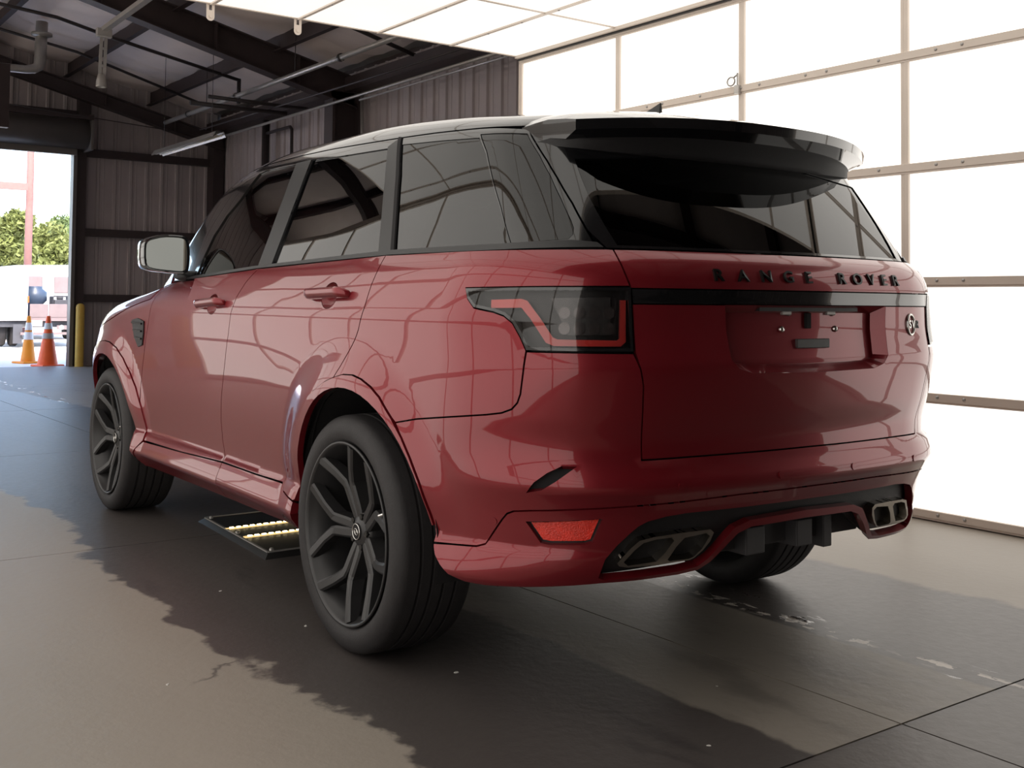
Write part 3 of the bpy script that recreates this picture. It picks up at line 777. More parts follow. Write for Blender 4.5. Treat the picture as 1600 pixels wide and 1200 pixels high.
# ---- painted panels
def lr(name, F, outl, m, holes=(), **k):
    return patch(name, F, outl, m, car, holes, side='LR', **k)
def ell(uc, zc, a, b_, n=26, k=0): return [(uc + a * math.cos(t), zc + b_ * math.sin(t)) for t in np.linspace(0, 2 * PI, n + 1)[:-1]]
pk_f = (1.355, 1.132, .062, .042); pk_r = (.175, 1.171, .062, .044)
fdL, fdR = lr('front_door', F_low, front_door, M['paint'], holes=[ell(*pk_f)])
rdL, rdR = lr('rear_door', F_low, rear_door, M['paint'], holes=[ell(*pk_r)])
def pocket(pk, parent, sgn):
    uc, zc, a, b_ = pk; n = 26; V = []; F = []; fr = [1.02, .97, .88, .70, .40, .12]; dp = [.001, .007, .016, .025, .030, .031]
    for f, d_ in zip(fr, dp):
        q = np.array(ell(uc, zc, a * f, b_ * f, n)); P = uz(F_low, q[:, 0], q[:, 1]); P = P - grad(F_low, P) * d_; V += [tuple(p * [sgn, 1, 1]) for p in P]
    for i in range(len(fr) - 1):
        for j in range(n): F.append((i * n + j, i * n + (j + 1) % n, (i + 1) * n + (j + 1) % n, (i + 1) * n + j))
    F.append(tuple((len(fr) - 1) * n + j for j in range(n)))
    me = mesh('handle_pocket', V, F, M['paint'], smooth=True); bm = bmesh.new(); bm.from_mesh(me); bmesh.ops.recalc_face_normals(bm, faces=bm.faces)
    ctr = sum((f.normal.x * f.calc_area() for f in bm.faces)); 
    if ctr * sgn > 0: bmesh.ops.reverse_faces(bm, faces=bm.faces)
    bm.to_mesh(me); bm.free(); link('handle_pocket', me, parent)
for pk, a, b_ in ((pk_f, fdL, fdR), (pk_r, rdL, rdR)): pocket(pk, a, 1); pocket(pk, b_, -1)
lr('quarter_panel', F_low, quarter, M['paint'])
ru = patch('rear_bumper', F_low, bump_up, M['paint'], car, holes=[notch_p, mirp(notch_p)], side='S')
for h in (notch_p, mirp(notch_p)):
    patch('bumper_vent', F_low, h, M['matte_black'], ru, side='S', off=-.016, gap=-.004, thick=0)
# lower valance with the exhaust opening
botl = [(-.532, .44), (-.545, .42), (-.573, .396), (-.606, .375), (-.663, .361), (-.732, .360), (-.929, .374), (-1.077, .384), (-1.201, .386), (-1.347, .390), (-1.425, .398), (-1.465, .420), (-1.555, .498), (-1.60, .512), (UC, .517)]
half_val = seam_low + []
fog_p = [(-.868, .552), (-1.076, .568), (-1.048, .505), (-1.03, .500), (-.93, .496), (-.906, .499)]
open_top = [(-1.070, .404), (-1.089, .456), (-1.125, .495), (-1.163, .529), (-1.185, .545), (-1.212, .557), (-1.27, .568), (-1.342, .573), (-1.543, .574), (UC, .576)]
open_bot = [(-1.085, .398), (-1.201, .401), (-1.347, .406), (-1.415, .415), (-1.450, .437), (-1.537, .520), (-1.59, .537), (UC, .545)]
opening = open_top + mirp(open_top)[1:] + mirp(open_bot)[::-1][:0] + [(2 * UC - a, b) for a, b in open_bot] + open_bot[::-1][1:]
val_out = seam_low + mirp(seam_low)[1:] + [(2 * UC - a, b) for a, b in botl] + botl[::-1][1:]
val = patch('bumper_valance', F_low, val_out, M['paint'], car, holes=[opening, fog_p, mirp(fog_p)], side='S', thick=.026, st=.02)
for h in (fog_p, mirp(fog_p)):
    r_ = patch('rear_reflector', F_low, h, M['reflector'], val, side='S', off=-.012, gap=.004, thick=.01); r_['label'] = 'orange red rear reflector'
    patch('reflector_bezel', F_low, inset(h, -.004), M['satin_black'], val, side='S', off=-.016, gap=.0, thick=.0)
dz = [(-1.03, .386), (-1.03, .60), (UC, .61)]
patch('diffuser', F_low, dz + mirp(dz)[1:] + [(UC - .38, .41), (UC - .22, .50), (UC + .22, .50), (UC + .38, .41)], M['black_plastic'], car, side='S', off=-.032, gap=0, thick=.02)
# exhaust outlets
exo = [(-1.123, .442), (-1.156, .477), (-1.191, .504), (-1.239, .513), (-1.346, .518), (-1.446, .519), (-1.462, .508), (-1.452, .482), (-1.428, .457), (-1.398, .437), (-1.381, .431), (-1.248, .427), (-1.159, .426), (-1.13, .432)]
exh1 = [(-1.145, .444), (-1.175, .474), (-1.205, .495), (-1.246, .503), (-1.300, .505), (-1.308, .496), (-1.281, .465), (-1.252, .440), (-1.158, .434)]
exh2 = [(-1.294, .441), (-1.32, .476), (-1.348, .500), (-1.430, .507), (-1.445, .498), (-1.423, .465), (-1.395, .442), (-1.377, .437), (-1.302, .436)]
for sgn in (0, 1):
    f_ = mirp if sgn else (lambda p: p)
    tip = patch('exhaust_tip', F_low, f_(exo), M['steel'], car, holes=[f_(exh1), f_(exh2)], side='S', off=-.006, gap=.001, thick=.065, st=.012); tip['label'] = 'twin outlet steel exhaust tip'
    for h in (exh1, exh2):
        patch('outlet', F_low, f_(h), M['matte_black'], tip, side='S', off=-.06, gap=-.002, thick=.0)
# centre brackets inside the opening: tow frame, ribs
b = MB()
b.box(-.36, .36, -1.0, -.93, .43, .50); b.box(-.20, -.12, -1.045, -.93, .42, .50); b.box(.02, .09, -1.045, -.93, .42, .50); b.box(.16, .20, -1.03, -.93, .40, .50)
b.build('tow_frame', mat('grey_underbody_metal', (.05, .047, .05), rough=.6, noise=.2, nscale=20), car, bevel=.004)
b = MB(); b.box(-.40, .40, -.86, -.55, .42, .50); b.lathe([(0, -.42), (.08, -.42), (.09, -.35), (.09, .35), (.08, .42), (0, .42)], 20, 'x', (0, -.66, .43)); b.build('silencer', M['matte_black'], car)

# tailgate: upper and lower skins around the black strip
sz1, sz0 = 1.194, 1.153
rec = [(-1.461, 1.150), (-1.466, 1.06), (-1.472, 1.0), (-1.50, .975), (-1.55, .962), (UC, .958)]
recess = rec + mirp(rec)[1:]
tgU = tg_left[:3] + [(-1.149, sz1)]; tgU = tgU + mirp(tgU)
tgL = [(-1.154, sz0)] + tg_left[4:] + tg_bot[1:]; tgL = tgL + mirp(tgL)[1:]
tg = patch('tailgate', F_low, [tgU, tgL], M['paint'], car, holes=[recess], side='S', gap=.0022)
stp = [(-1.150, sz1), (-1.155, sz0)]; stp = stp + mirp(stp)
patch('black_strip', F_low, stp, M['gloss_black'], tg, side='S', off=.003, gap=.0015)
def loft(name, outl, o0, o1, shrink, m, parent):
    p = resample(inset(outl, -.002), .03); c = p.mean(0)
    q = inset(p, shrink)
    P0 = uz(F_low, p[:, 0], p[:, 1]); N0 = grad(F_low, P0); P1 = uz(F_low, q[:, 0], q[:, 1]); N1 = grad(F_low, P1)
    A_ = P0 + N0 * o0; B_ = P1 + N1 * o1; n = len(p)
    V = np.concatenate([A_, B_]); F = [(i, (i + 1) % n, n + (i + 1) % n, n + i) for i in range(n)]
    me = mesh(name, V, F, m); bm = bmesh.new(); bm.from_mesh(me)
    cc = V.mean(0)
    for f in bm.faces:
        f.normal_update()
        if f.normal.dot(Vector(cc) - f.calc_center_median()) < 0: f.normal_flip()
    bm.to_mesh(me); bm.free()
    return link(name, me, parent), q
wl_, rq = loft('recess_wall', recess, -.001, -.042, .022, M['paint'], tg)
patch('plate_recess', F_low, [tuple(a) for a in rq], M['paint'], tg, side='S', off=-.042, gap=-.004, thick=0)
lampbar = [(-1.60, 1.150), (-1.60, 1.135), (-2.04, 1.135), (-2.04, 1.150)]
patch('plate_lamp_bar', F_low, lampbar, M['black_plastic'], tg, side='S', off=-.012, gap=0, thick=.03)
# mounting plate pieces in the recess: (x, z)
def on_rear(x, z, off):
    P = rayhit(F_low, np.array([[x, -.4, z]]), np.array([[0, -1., 0]]))[0]; Nn = grad(F_low, P[None])[0]; return P + Nn * off, Nn
rc_off = -.042
for x, z, w, h, m, nm in ((.008, 1.107, .022, .046, 'matte_black', 'plate_slot'), (-.088, 1.130, .040, .012, 'galv', 'plate_clip'), (.115, 1.130, .040, .012, 'galv', 'plate_clip'), (.022, 1.046, .145, .028, 'lamp_grey', 'latch_handle')):
    P, Nn = on_rear(x, z, rc_off + .004)
    MB().box(-w / 2, w / 2, -.006, .006, -h / 2, h / 2).build(nm, M[m], tg, tuple(P), bevel=.002, seg=1)
for x, z in ((-.105, 1.085), (.142, 1.085), (-.075, 1.130), (.128, 1.130)):
    P, Nn = on_rear(x, z, rc_off + .001)
    MB().lathe([(0, -.008), (.007, -.007), (.010, -.002), (.010, .002)], 12, 'y').build('plate_screw', M['chrome'], tg, tuple(P))
plr = [(-1.60, 1.146), (-1.60, 1.0), (-2.04, 1.0), (-2.04, 1.146)]
# lettering
def glyphs(text, size, extr, m, name, parent, place, sx=1.0, spacing=None):
    x = 0
    for ch, adv in spacing:
        cu = bpy.data.curves.new('glyph', 'FONT'); cu.body = ch; cu.size = size; cu.extrude = extr; cu.offset = size * .012; cu.align_x = 'CENTER'
        to = bpy.data.objects.new('glyph', cu); COL.objects.link(to)
        dg = bpy.context.evaluated_depsgraph_get(); me0 = bpy.data.meshes.new_from_object(to.evaluated_get(dg))
        V = [v.co.copy() for v in me0.vertices]; F = [tuple(p.vertices) for p in me0.polygons]
        bpy.data.objects.remove(to); bpy.data.curves.remove(cu)
        W = place(np.array([adv + v.x * sx for v in V]), np.array([v.y for v in V]), np.array([v.z for v in V]))
        me = mesh(name, W, F, m); bm = bmesh.new(); bm.from_mesh(me); bmesh.ops.recalc_face_normals(bm, faces=bm.faces); bm.to_mesh(me); bm.free()
        link(name, me, parent)
        bpy.data.meshes.remove(me0)
def rear_place(z0):
    def f(x, y, d):
        P = rayhit(F_low, np.stack([x, 0 * x - .4, z0 + y], -1), np.stack([0 * x, 0 * x - 1, 0 * x], -1)); return P + grad(F_low, P) * (.004 + d)[:, None]
    return f
words = 'RANGE ROVER'; adv = []
xs_ = [-.385, -.297, -.209, -.121, -.036, None, .118, .196, .271, .343, .412]
for ch, xx in zip(words, xs_):
    if xx is not None: adv.append((ch, xx))
glyphs(words, .046, .003, M['badge'], 'letter', tg, rear_place(1.2185), 1.30, adv)
# round badge
P, Nn = on_rear(.515, 1.093, .003)
b = MB(); ang = [2 * PI * k / 28 for k in range(29)]
rx = Vector((1, 0, 0)); nrm = Vector(Nn); rx = (rx - nrm * rx.dot(nrm)).normalized(); rz = nrm.cross(rx); rz = rz if rz.z > 0 else -rz
b.tube([Vector(P) + rx * (.024 * math.cos(t)) + rz * (.033 * math.sin(t)) for t in ang], .0042, 6, cap=False)
o = b.build('badge_ring', M['chrome'], tg)
def bplace(x, y, d): return [tuple(Vector(P) + rx * float(a) + rz * (float(q) - .011) + nrm * (float(w) + .002)) for a, q, w in zip(x, y, d)]
glyphs('SV', .036, .002, M['chrome'], 'badge_letter', tg, bplace, .85, [('S', -.010), ('V', .012)])
glyphs('R', .036, .002, M['badge'], 'badge_letter', tg, bplace, .85, [('R', .040)])

# ---- tail lamps
led = [(-.763, 1.160), (-.855, 1.163), (-.872, 1.158), (-.905, 1.118), (-.945, 1.060), (-.958, 1.054), (-1.115, 1.053), (-1.124, 1.060), (-1.126, 1.160), (-1.137, 1.160), (-1.137, 1.052), (-1.124, 1.041), (-.950, 1.040), (-.930, 1.048), (-.885, 1.113), (-.858, 1.143), (-.765, 1.141)]
cells = [(-.975 - .040 * k, 1.128 - .042 * j) for k in range(4) for j in range(2)]
for sgn in (0, 1):
    f_ = mirp if sgn else (lambda p: p)
    tl = patch('tail_lamp', F_low, f_(tlight), M['lens'], car, side='S', off=.004, gap=.003, thick=.02, st=.016)
    patch('lamp_housing', F_low, f_(tlight), M['satin_black'], tl, side='S', off=-.034, gap=.001, thick=0)
    patch('lamp_rim', F_low, f_(tlight), M['gloss_black'], tl, holes=[inset(f_(tlight), .012)], side='S', off=.0045, gap=.002, thick=.03, st=.014)
    patch('light_guide', F_low, f_(led), M['red_lens'], tl, side='S', off=-.010, gap=-.002, thick=.012, st=.012)
    inner = [(-.935, 1.168), (-1.10, 1.170), (-1.10, 1.070), (-.985, 1.068)]
    patch('lamp_reflector', F_low, f_(inner), M['lamp_grey'], tl, side='S', off=-.024, gap=0, thick=.01, st=.02)
    for (cu_, cz_) in cells:
        q = [(cu_ + .016 * math.cos(t), cz_ + .017 * math.sin(t)) for t in np.linspace(0, 2 * PI, 11)[:-1]]
        patch('lamp_cell', F_low, f_(q), M['cell'], tl, side='S', off=-.018, gap=0, thick=.006, st=.02)

# ---- side skirts, arches, fenders
skirt = [(1.262, .459), (.88, .460), (.598, .464), (.56, .44), (.432, .424), (.428, .38), (.445, .322), (.9, .312), (1.262, .309)]
lr('side_skirt', F_low, skirt, M['paint'], off=.002, thick=.03)
skirt = [(2.33, .432), (1.8, .443), (1.262, .459), (1.262, .309), (1.7, .305), (2.40, .300), (2.46, .33), (2.42, .38)]
lr('side_skirt', F_low, skirt, M['paint'], off=.002, thick=.03)
rin = arc(RC, RR, 4, 168, 26)
ra = arch_out_r[0:1] + arch_out_r[1:] + [(-.519, .497)] + rin[::-1] + [(.432, .426), (.56, .442)]
lr('wheel_arch_trim', F_low, ra, M['paint'], off=.005, thick=.022, st=.02)
fin = arc(FC, FR, 0, 178, 26)
fa = arch_out_f + [(3.40, .395)] + fin + [(2.455, .34), (2.40, .385)]
lr('wheel_arch_trim', F_low, fa, M['paint'], off=.005, thick=.022, st=.02)
fender = [(2.18, 1.225), (2.20, 1.14), (2.225, 1.06), (2.27, .951), (2.32, .84), (2.378, .719), (2.40, .60)] + arch_out_f[3:14] + [(3.62, .60), (3.58, .80), (3.50, .905), (3.35, .955), (3.10, 1.005), (2.85, 1.055), (2.616, 1.103), (2.40, 1.135), (2.26, 1.152)]
lr('front_fender', F_low, fender, M['paint'])
vent = [(2.50, 1.043), (2.404, 1.054), (2.300, 1.040), (2.30, .98), (2.318, .920), (2.382, .908), (2.45, .96)]
for s_ in ('L', 'R'):
    v_ = patch('side_vent', F_low, vent, M['black_plastic'], car, side=s_, off=.006, gap=0, thick=.015)
    for k in range(3):
        a = 1.035 - .038 * k
        patch('vent_fin', F_low, [(2.48 - .03 * k, a), (2.32, a - .004), (2.32, a - .012), (2.48 - .03 * k, a - .008)], M['badge'], v_, side=s_, off=.014, gap=0, thick=.008)
# bonnet: cross sections over the top
ys_ = np.linspace(2.19, 3.74, 40); nth = 44; rows = []
sz_ = lambda y: float(np.interp(y, [2.18, 2.26, 2.40, 2.616, 2.85, 3.10, 3.35, 3.50, 3.6, 3.75], [1.228, 1.155, 1.139, 1.107, 1.059, 1.009, .959, .93, .92, .90]))
for y in ys_:
    z = sz_(y); P = rayhit(F_low, np.array([[0, y, z]]), np.array([[-1., 0, 0]]))[0]
    t0 = math.atan2(z - .6, -P[0]) if -P[0] > .02 else PI / 2 - .01
    th = np.linspace(t0, PI / 2, nth); Oo = np.stack([0 * th, 0 * th + y, 0 * th + .6], -1); D = np.stack([-np.cos(th), 0 * th, np.sin(th)], -1)
    rows.append(rayhit(F_low, Oo, D))
P = np.array(rows); link('bonnet', grid_mesh('bonnet', P, grad(F_low, P), M['paint'], .015, both=True), car)
# front end (faces away from this view)
UFL = 3.10 + PI / 2 * SC + PX
lr('headlamp', F_low, [(3.52, .90), (3.60, .79), (3.85, .80), (3.88, .875), (3.7, .905)], M['lens'], off=.002)
lr('headlamp_housing', F_low, [(3.52, .90), (3.60, .79), (3.85, .80), (3.88, .875), (3.7, .905)], M['lamp_grey'], off=-.03, gap=0, thick=0)
patch('grille', F_low, [(3.90, .74), (3.90, .87), (UFL, .90), (UFL, .72)], M['black_plastic'], car, side='B', off=-.01, gap=0)
patch('front_bumper', F_low, [(3.44, .36), (3.45, .60), (3.62, .60), (3.60, .785), (3.88, .79), (3.895, .735), (UFL, .715), (UFL, .33), (3.6, .33)], M['paint'], car, side='B', holes=[[(3.75, .42), (3.78, .58), (4.05, .60), (4.05, .42)]])
lr('front_intake', F_low, [(3.70, .40), (3.72, .62), (4.08, .62), (4.08, .40)], M['matte_black'], off=-.03, gap=0)

# ---- handles
def handle(u0, u1, z0, z1, parent, sgn):
    zc = lambda u: z0 + (z1 - z0) * (u - u0) / (u1 - u0)
    n = 18; V = []; sec = [(-.010, .014), (-.018, .022), (-.017, .034), (-.008, .043), (.006, .046), (.016, .040), (.018, .026), (.012, .014), (.0, .012)]
    rows = []
    for i in range(n + 1):
        u = u0 + (u1 - u0) * i / n; t = i / n; k = min(1, min(t, 1 - t) / .08) ** .5 if 0 < t < 1 else 0.05
        P0 = uz(F_low, np.array([u]), np.array([zc(u)]))[0]; Nn = grad(F_low, P0[None])[0]
        rows.append([P0 + Nn * (o_ * (.30 + .70 * k) - .006 * (1 - k)) + np.array([0, 0, 1]) * dz_ * (.6 + .4 * k) for dz_, o_ in sec])
    m_ = len(sec); V = [p for r in rows for p in r]; F = [(i * m_ + j, (i + 1) * m_ + j, (i + 1) * m_ + (j + 1) % m_, i * m_ + (j + 1) % m_) for i in range(n) for j in range(m_)]
    F += [tuple(range(m_)), tuple(n * m_ + j for j in range(m_))]
    V = np.array(V) * [sgn, 1, 1]
    me = mesh('door_handle', V, F, M['paint'], smooth=True); bm = bmesh.new(); bm.from_mesh(me); bmesh.ops.recalc_face_normals(bm, faces=bm.faces); bm.to_mesh(me); bm.free()
    o = link('door_handle', me, parent)
for sgn, a, b_ in ((1, fdL, rdL), (-1, fdR, rdR)):
    handle(1.205, 1.50, 1.140, 1.124, a, sgn); handle(.020, .330, 1.176, 1.168, b_, sgn)
# fuel flap outline on the right is hidden; parking sensors in the bumper
for u, z in ((-.762, .545), (-1.30, .66), (-1.66, .665), (2 * UC + 1.66, .665), (2 * UC + 1.30, .66), (2 * UC + .762, .545)):
    q = [(u + .011 * math.cos(t), z + .011 * math.sin(t)) for t in np.linspace(0, 2 * PI, 13)[:-1]]
    patch('parking_sensor', F_low, q, M['paint'], ru, side='S', off=.002, gap=0, thick=.004, st=.02)

# ---- inner dark shell behind the shut lines
ish = [(-1.155, 1.28), (1.9, 1.24), (2.3, 1.10), (3.3, .93), (3.45, .40)] + [(3.39, .36)] + arc(FC, .47, 0, 180, 20) + [(2.44, .33), (.44, .34)] + arc((-.05, .40), .482, 0, 160, 20) + [(-.515, .48), (-.60, .40), (-1.0, .42), (-1.0, .60), (-1.15, .62)]
patch('inner_shell', F_low, ish, M['matte_black'], car, side='B', off=-.055, gap=0, thick=0, st=.05)
ish2 = [(-1.10, 1.29), (-1.12, .62), (UC, .63), (UC, .955), (-1.50, .958), (-1.45, 1.0), (-1.445, 1.16), (UC, 1.16), (UC, 1.29)]
patch('inner_tailgate', F_low, ish2, M['matte_black'], car, side='B', off=-.05, gap=0, thick=0, st=.05)
b = MB().box(-.74, .74, -.55, 3.5, .30, .36).box(-.60, .60, -.92, -.55, .46, .58)
b.build('underbody', M['matte_black'], car)
for (yc, zc, r) in ((-.05, .40, .49), (2.923, .395, .475)):
    for s_ in (-1, 1):
        V = []; F = []; n = 24
        for k in range(n + 1):
            t = math.radians(-8 + 196 * k / n)
            for x in (.945, .56): V.append((s_ * x, yc + r * math.cos(t), zc + r * math.sin(t)))
        for k in range(n): F.append((2 * k, 2 * k + 1, 2 * k + 3, 2 * k + 2))
        c = len(V); V.append((s_ * .56, yc, zc)); F += [(2 * k + 1, c, 2 * k + 3) for k in range(n)]
        link('wheel_liner', mesh('wheel_liner', V, F, M['matte_black']), car)
# ---- greenhouse: frames, glass, roof, spoiler
UFG = F_gh.py1 + PI / 2 * SC + PX
fgl = [(1.689, 1.257), (1.688, 1.35), (1.665, 1.45), (1.599, 1.537), (1.495, 1.603), (1.42, 1.668), (1.353, 1.71), (1.256, 1.719), (0.911, 1.713), (0.92, 1.569), (0.946, 1.428), (0.975, 1.288), (1.325, 1.273)]
bpl = [(0.907, 1.718), (0.759, 1.718), (0.769, 1.575), (0.794, 1.435), (0.824, 1.295), (0.967, 1.291), (0.938, 1.432), (0.914, 1.573)]
rgl = [(0.749, 1.713), (0.409, 1.701), (0.116, 1.692), (0.055, 1.561), (0.007, 1.436), (-0.038, 1.315), (0.208, 1.309), (0.492, 1.303), (0.818, 1.296), (0.787, 1.434), (0.76, 1.572)]
cpl = [(0.115, 1.697), (0.057, 1.721), (-0.017, 1.579), (-0.073, 1.446), (-0.122, 1.319), (-0.042, 1.315), (0.003, 1.437), (0.053, 1.564)]
qgl = [(0.018, 1.694), (-0.233, 1.68), (-0.44, 1.666), (-0.561, 1.544), (-0.672, 1.43), (-0.759, 1.322), (-0.61, 1.321), (-0.455, 1.32), (-0.302, 1.32), (-0.13, 1.319), (-0.087, 1.439), (-0.04, 1.564)]
qg2 = [(-0.439, 1.678), (-0.582, 1.669), (-0.704, 1.661), (-0.798, 1.588), (-0.866, 1.522), (-0.924, 1.45), (-0.968, 1.387), (-0.98, 1.364), (-0.98, 1.345), (-0.968, 1.332), (-0.875, 1.327), (-0.762, 1.323), (-0.675, 1.434), (-0.563, 1.552)]
tgj = [(-1.070, 1.310)] + [(-1.051, 1.313), (-1.021, 1.357), (-0.963, 1.437), (-0.892, 1.515), (-0.834, 1.57), (-0.768, 1.623), (-0.697, 1.677)]
railp = [(-0.416, 1.7), (-0.17, 1.713), (0.079, 1.723), (0.321, 1.732), (0.602, 1.743), (0.914, 1.749), (1.112, 1.748), (1.28, 1.747), (1.45, 1.744), (1.62, 1.735), (1.72, 1.722)]
apil = [(1.80, 1.68), (1.845, 1.60), (1.875, 1.50), (1.895, 1.40), (1.90, 1.32), (1.88, 1.245)]
frame = tgj + railp + apil + [(1.7, 1.253), (.95, 1.284), (-.13, 1.306), (-.9, 1.306)]
lr('window_frame', F_gh, frame, M['gloss_black'], holes=[fgl, rgl, qgl, qg2], gap=.001, thick=.03)
lr('front_side_window', F_gh, fgl, M['tint_front'], off=-.006, gap=.0005, thick=.003)
lr('rear_side_window', F_gh, rgl, M['tint'], off=-.006, gap=.0005, thick=.003)
for o in lr('quarter_window', F_gh, qgl, M['tint'], off=-.002, gap=.001, thick=.003): pass
lr('rear_quarter_window', F_gh, qg2, M['tint'], off=-.002, gap=.001, thick=.003)
lr('centre_pillar_trim', F_gh, bpl, M['satin_black'], off=.004, gap=.002, thick=.008)
lr('rear_pillar_trim', F_gh, cpl, M['satin_black'], off=.004, gap=.002, thick=.008)
mould = [(1.88, 1.240), (1.7, 1.262)] + [(1.0, 1.291), (.4, 1.306), (-.13, 1.320), (-.8, 1.322), (-.98, 1.326), (-1.055, 1.320), (-1.075, 1.306), (-.9, 1.304), (-.13, 1.304), (.95, 1.281), (1.7, 1.250)]
lr('belt_moulding', F_gh, mould, M['satin_black'], off=.006, gap=0, thick=.012)
seal = [(0.063, 1.726), (0.041, 1.723), (-0.036, 1.581), (-0.092, 1.447), (-0.143, 1.318), (-0.122, 1.319), (-0.072, 1.448), (-0.015, 1.583)]
lr('door_seal', F_gh, seal, M['matte_black'], off=.005, gap=0, thick=.008)
# windscreen
patch('windscreen', F_gh, [(1.895, 1.20), (1.915, 1.32), (1.915, 1.40), (1.895, 1.50), (1.855, 1.60), (1.81, 1.68), (1.74, 1.722), (1.90, 1.750), (2.1, 1.765), (UFG, 1.772), (UFG, 1.20)], M['screen'], car, side='B', off=-.003, gap=.002, thick=.004)
# rear glass and its painted surround
bl0 = [(-1.086, 1.306)] + [(-1.025, 1.357), (-0.967, 1.437), (-0.896, 1.515), (-0.838, 1.57), (-0.772, 1.623), (-0.701, 1.677)] + [(-.80, 1.69), (UC, 1.70)]
bl = [(-1.122, 1.318), (-1.085, 1.37), (-1.03, 1.45), (-.985, 1.52), (-.96, 1.56), (UC, 1.60), (UC, 1.318)]
blh = bl[:-1]
glass_o = [(-1.122, 1.318), (-1.085, 1.37), (-1.03, 1.45), (-.985, 1.52), (-.95, 1.575), (UC, 1.62)]
go = glass_o + mirp(glass_o)[1:]
sur = bl0 + mirp(bl0)[1:]
tf = patch('tailgate_frame', F_gh, sur, M['gloss_black'], car, holes=[go], side='S', gap=.002, thick=.03)
patch('rear_window', F_gh, go, M['tint'], car, side='S', off=-.004, gap=.001, thick=.003)
frit = [(-.960, 1.555), (-1.05, 1.50), (-1.2, 1.478), (-1.5, 1.468), (UC, 1.466), (UC, 1.63), (-.95, 1.58)]
pj = [(-1.00, 1.31), (-.96, 1.36), (-.90, 1.437), (-.83, 1.515), (-.77, 1.57), (-.70, 1.623), (-.66, 1.66), (-.80, 1.69), (-.90, 1.60), (-.97, 1.52), (-1.04, 1.44), (-1.10, 1.36), (-1.14, 1.30)]
lr('pillar_inner', F_gh, pj, M['matte_black'], off=-.03, gap=0, thick=0)
# roof skin
ys_ = np.linspace(-.66, 1.80, 76); rows = []
rz_ = lambda y: float(np.interp(y, [-0.69, -0.416, -0.17, 0.079, 0.321, 0.602, 0.914, 1.112, 1.28, 1.45, 1.62, 1.8], [1.684, 1.704, 1.717, 1.727, 1.736, 1.747, 1.753, 1.752, 1.751, 1.746, 1.725, 1.69]))
for y in ys_:
    z = rz_(y); Pq = rayhit(F_gh, np.array([[0, y, z]]), np.array([[-1., 0, 0]]))[0]
    t0 = math.atan2(z - 1.2, max(-Pq[0], .05)); th = np.linspace(t0, PI / 2, 60) ; th = t0 + (PI / 2 - t0) * (np.linspace(0, 1, 60) ** 1.6)
    rows.append(rayhit(F_gh, np.stack([0 * th, 0 * th + y, 0 * th + 1.2], -1), np.stack([-np.cos(th), 0 * th, np.sin(th)], -1)))
P = np.array(rows); roofo = link('roof', grid_mesh('roof', P, grad(F_gh, P), M['gloss_black'], .02, both=True), car)
# roof lining inside
Pn = P - grad(F_gh, P) * .05
link('headlining', grid_mesh('headlining', Pn[2:-8], grad(F_gh, P)[2:-8], M['interior_grey'], 0, both=True), car)
# spoiler: closed sections across the width
ns = 41; S_ = np.linspace(-1, 1, ns); rows = []
def spx(s):
    x = .655 * s; a = abs(s)
    yt = -1.005 + .20 * a ** 2.4; zt = 1.704 - .016 * a ** 2.5
    return x, yt, zt
contour = [(-.752, 1.628), (-.83, 1.618), (-.93, 1.612), (-1.006, 1.609), (-1.123, 1.606), (-1.274, 1.604), (-1.5, 1.603), (UC, 1.603)]
cu_ = np.array([c[0] for c in contour]); czz = np.array([c[1] for c in contour])
Pc = uz(F_gh, cu_, czz); cxs = Pc[:, 0]
for s in S_:
    x, yt, zt = spx(s); a = abs(s)
    # forward joint on the roof
    yj = -.598 - .02 * (1 - a ** 2)
    xr = .700 * s
    zr_ = rayhit(F_gh, np.array([[0., yj, 1.2]]), np.array([[0, 0, 1.]]))[0][2]
    Pj = rayhit(F_gh, np.array([[xr, yj, 1.3]]), np.array([[0, 0, 1.]]))[0]
    # lower contour on the glass
    cx_ = -abs(s) * abs(cxs[0]) * .985
    o_ = np.argsort(cxs); zc_ = float(np.interp(cx_, cxs[o_], czz[o_])); Pg = rayhit(F_gh, np.array([[0, -.2, zc_]]) + np.array([[math.copysign(abs(cx_), s) if s else 0, 0, 0]]), np.array([[0, -1., 0]]))[0]
    if a > .97: Pg = np.array([.702 * s, -.668, 1.630])
    J = Pj; T_ = np.array([x, yt, zt]); U_ = np.array([x * .995, yt + .004, zt - .030]); K_ = np.array([x * .985, yt + .060, zt - .050])
    m1 = J * .5 + T_ * .5 + np.array([0, 0, .012]); m0 = J * .8 + T_ * .2 + np.array([0, 0, .006]); m2 = J * .18 + T_ * .82 + np.array([0, 0, .006])
    G_ = Pg + np.array([0, -.012 * (1 - a ** 4), 0]); G2 = Pg + np.array([0, .03, -.004])
    mid = K_ * .5 + G_ * .5 + np.array([0, .0, .008]); mid2 = K_ * .15 + G_ * .85 + np.array([0, .0, .002])
    rows.append([J, m0, m1, m2, T_, U_, K_, mid, mid2, G_, G2])
V = np.array(rows).reshape(-1, 3); m_ = 11; F = []
for i in range(ns - 1):
    for j in range(m_ - 1): F.append((i * m_ + j, (i + 1) * m_ + j, (i + 1) * m_ + j + 1, i * m_ + j + 1))
F += [tuple(range(m_)), tuple((ns - 1) * m_ + j for j in range(m_ - 1, -1, -1))]
mi_ = [1 if (k % (m_ - 1)) >= 6 else 0 for k in range((ns - 1) * (m_ - 1))] + [0, 0]
me = mesh('spoiler', V, F, [M['gloss_black'], M['black_plastic']], mi=mi_); bm = bmesh.new(); bm.from_mesh(me); bmesh.ops.recalc_face_normals(bm, faces=bm.faces)
for f in bm.faces: f.smooth = len(f.verts) == 4
for e in bm.edges:
    if e.is_manifold and e.calc_face_angle(0) > .6: e.smooth = False
bm.to_mesh(me); bm.free()
link('spoiler', me, car)
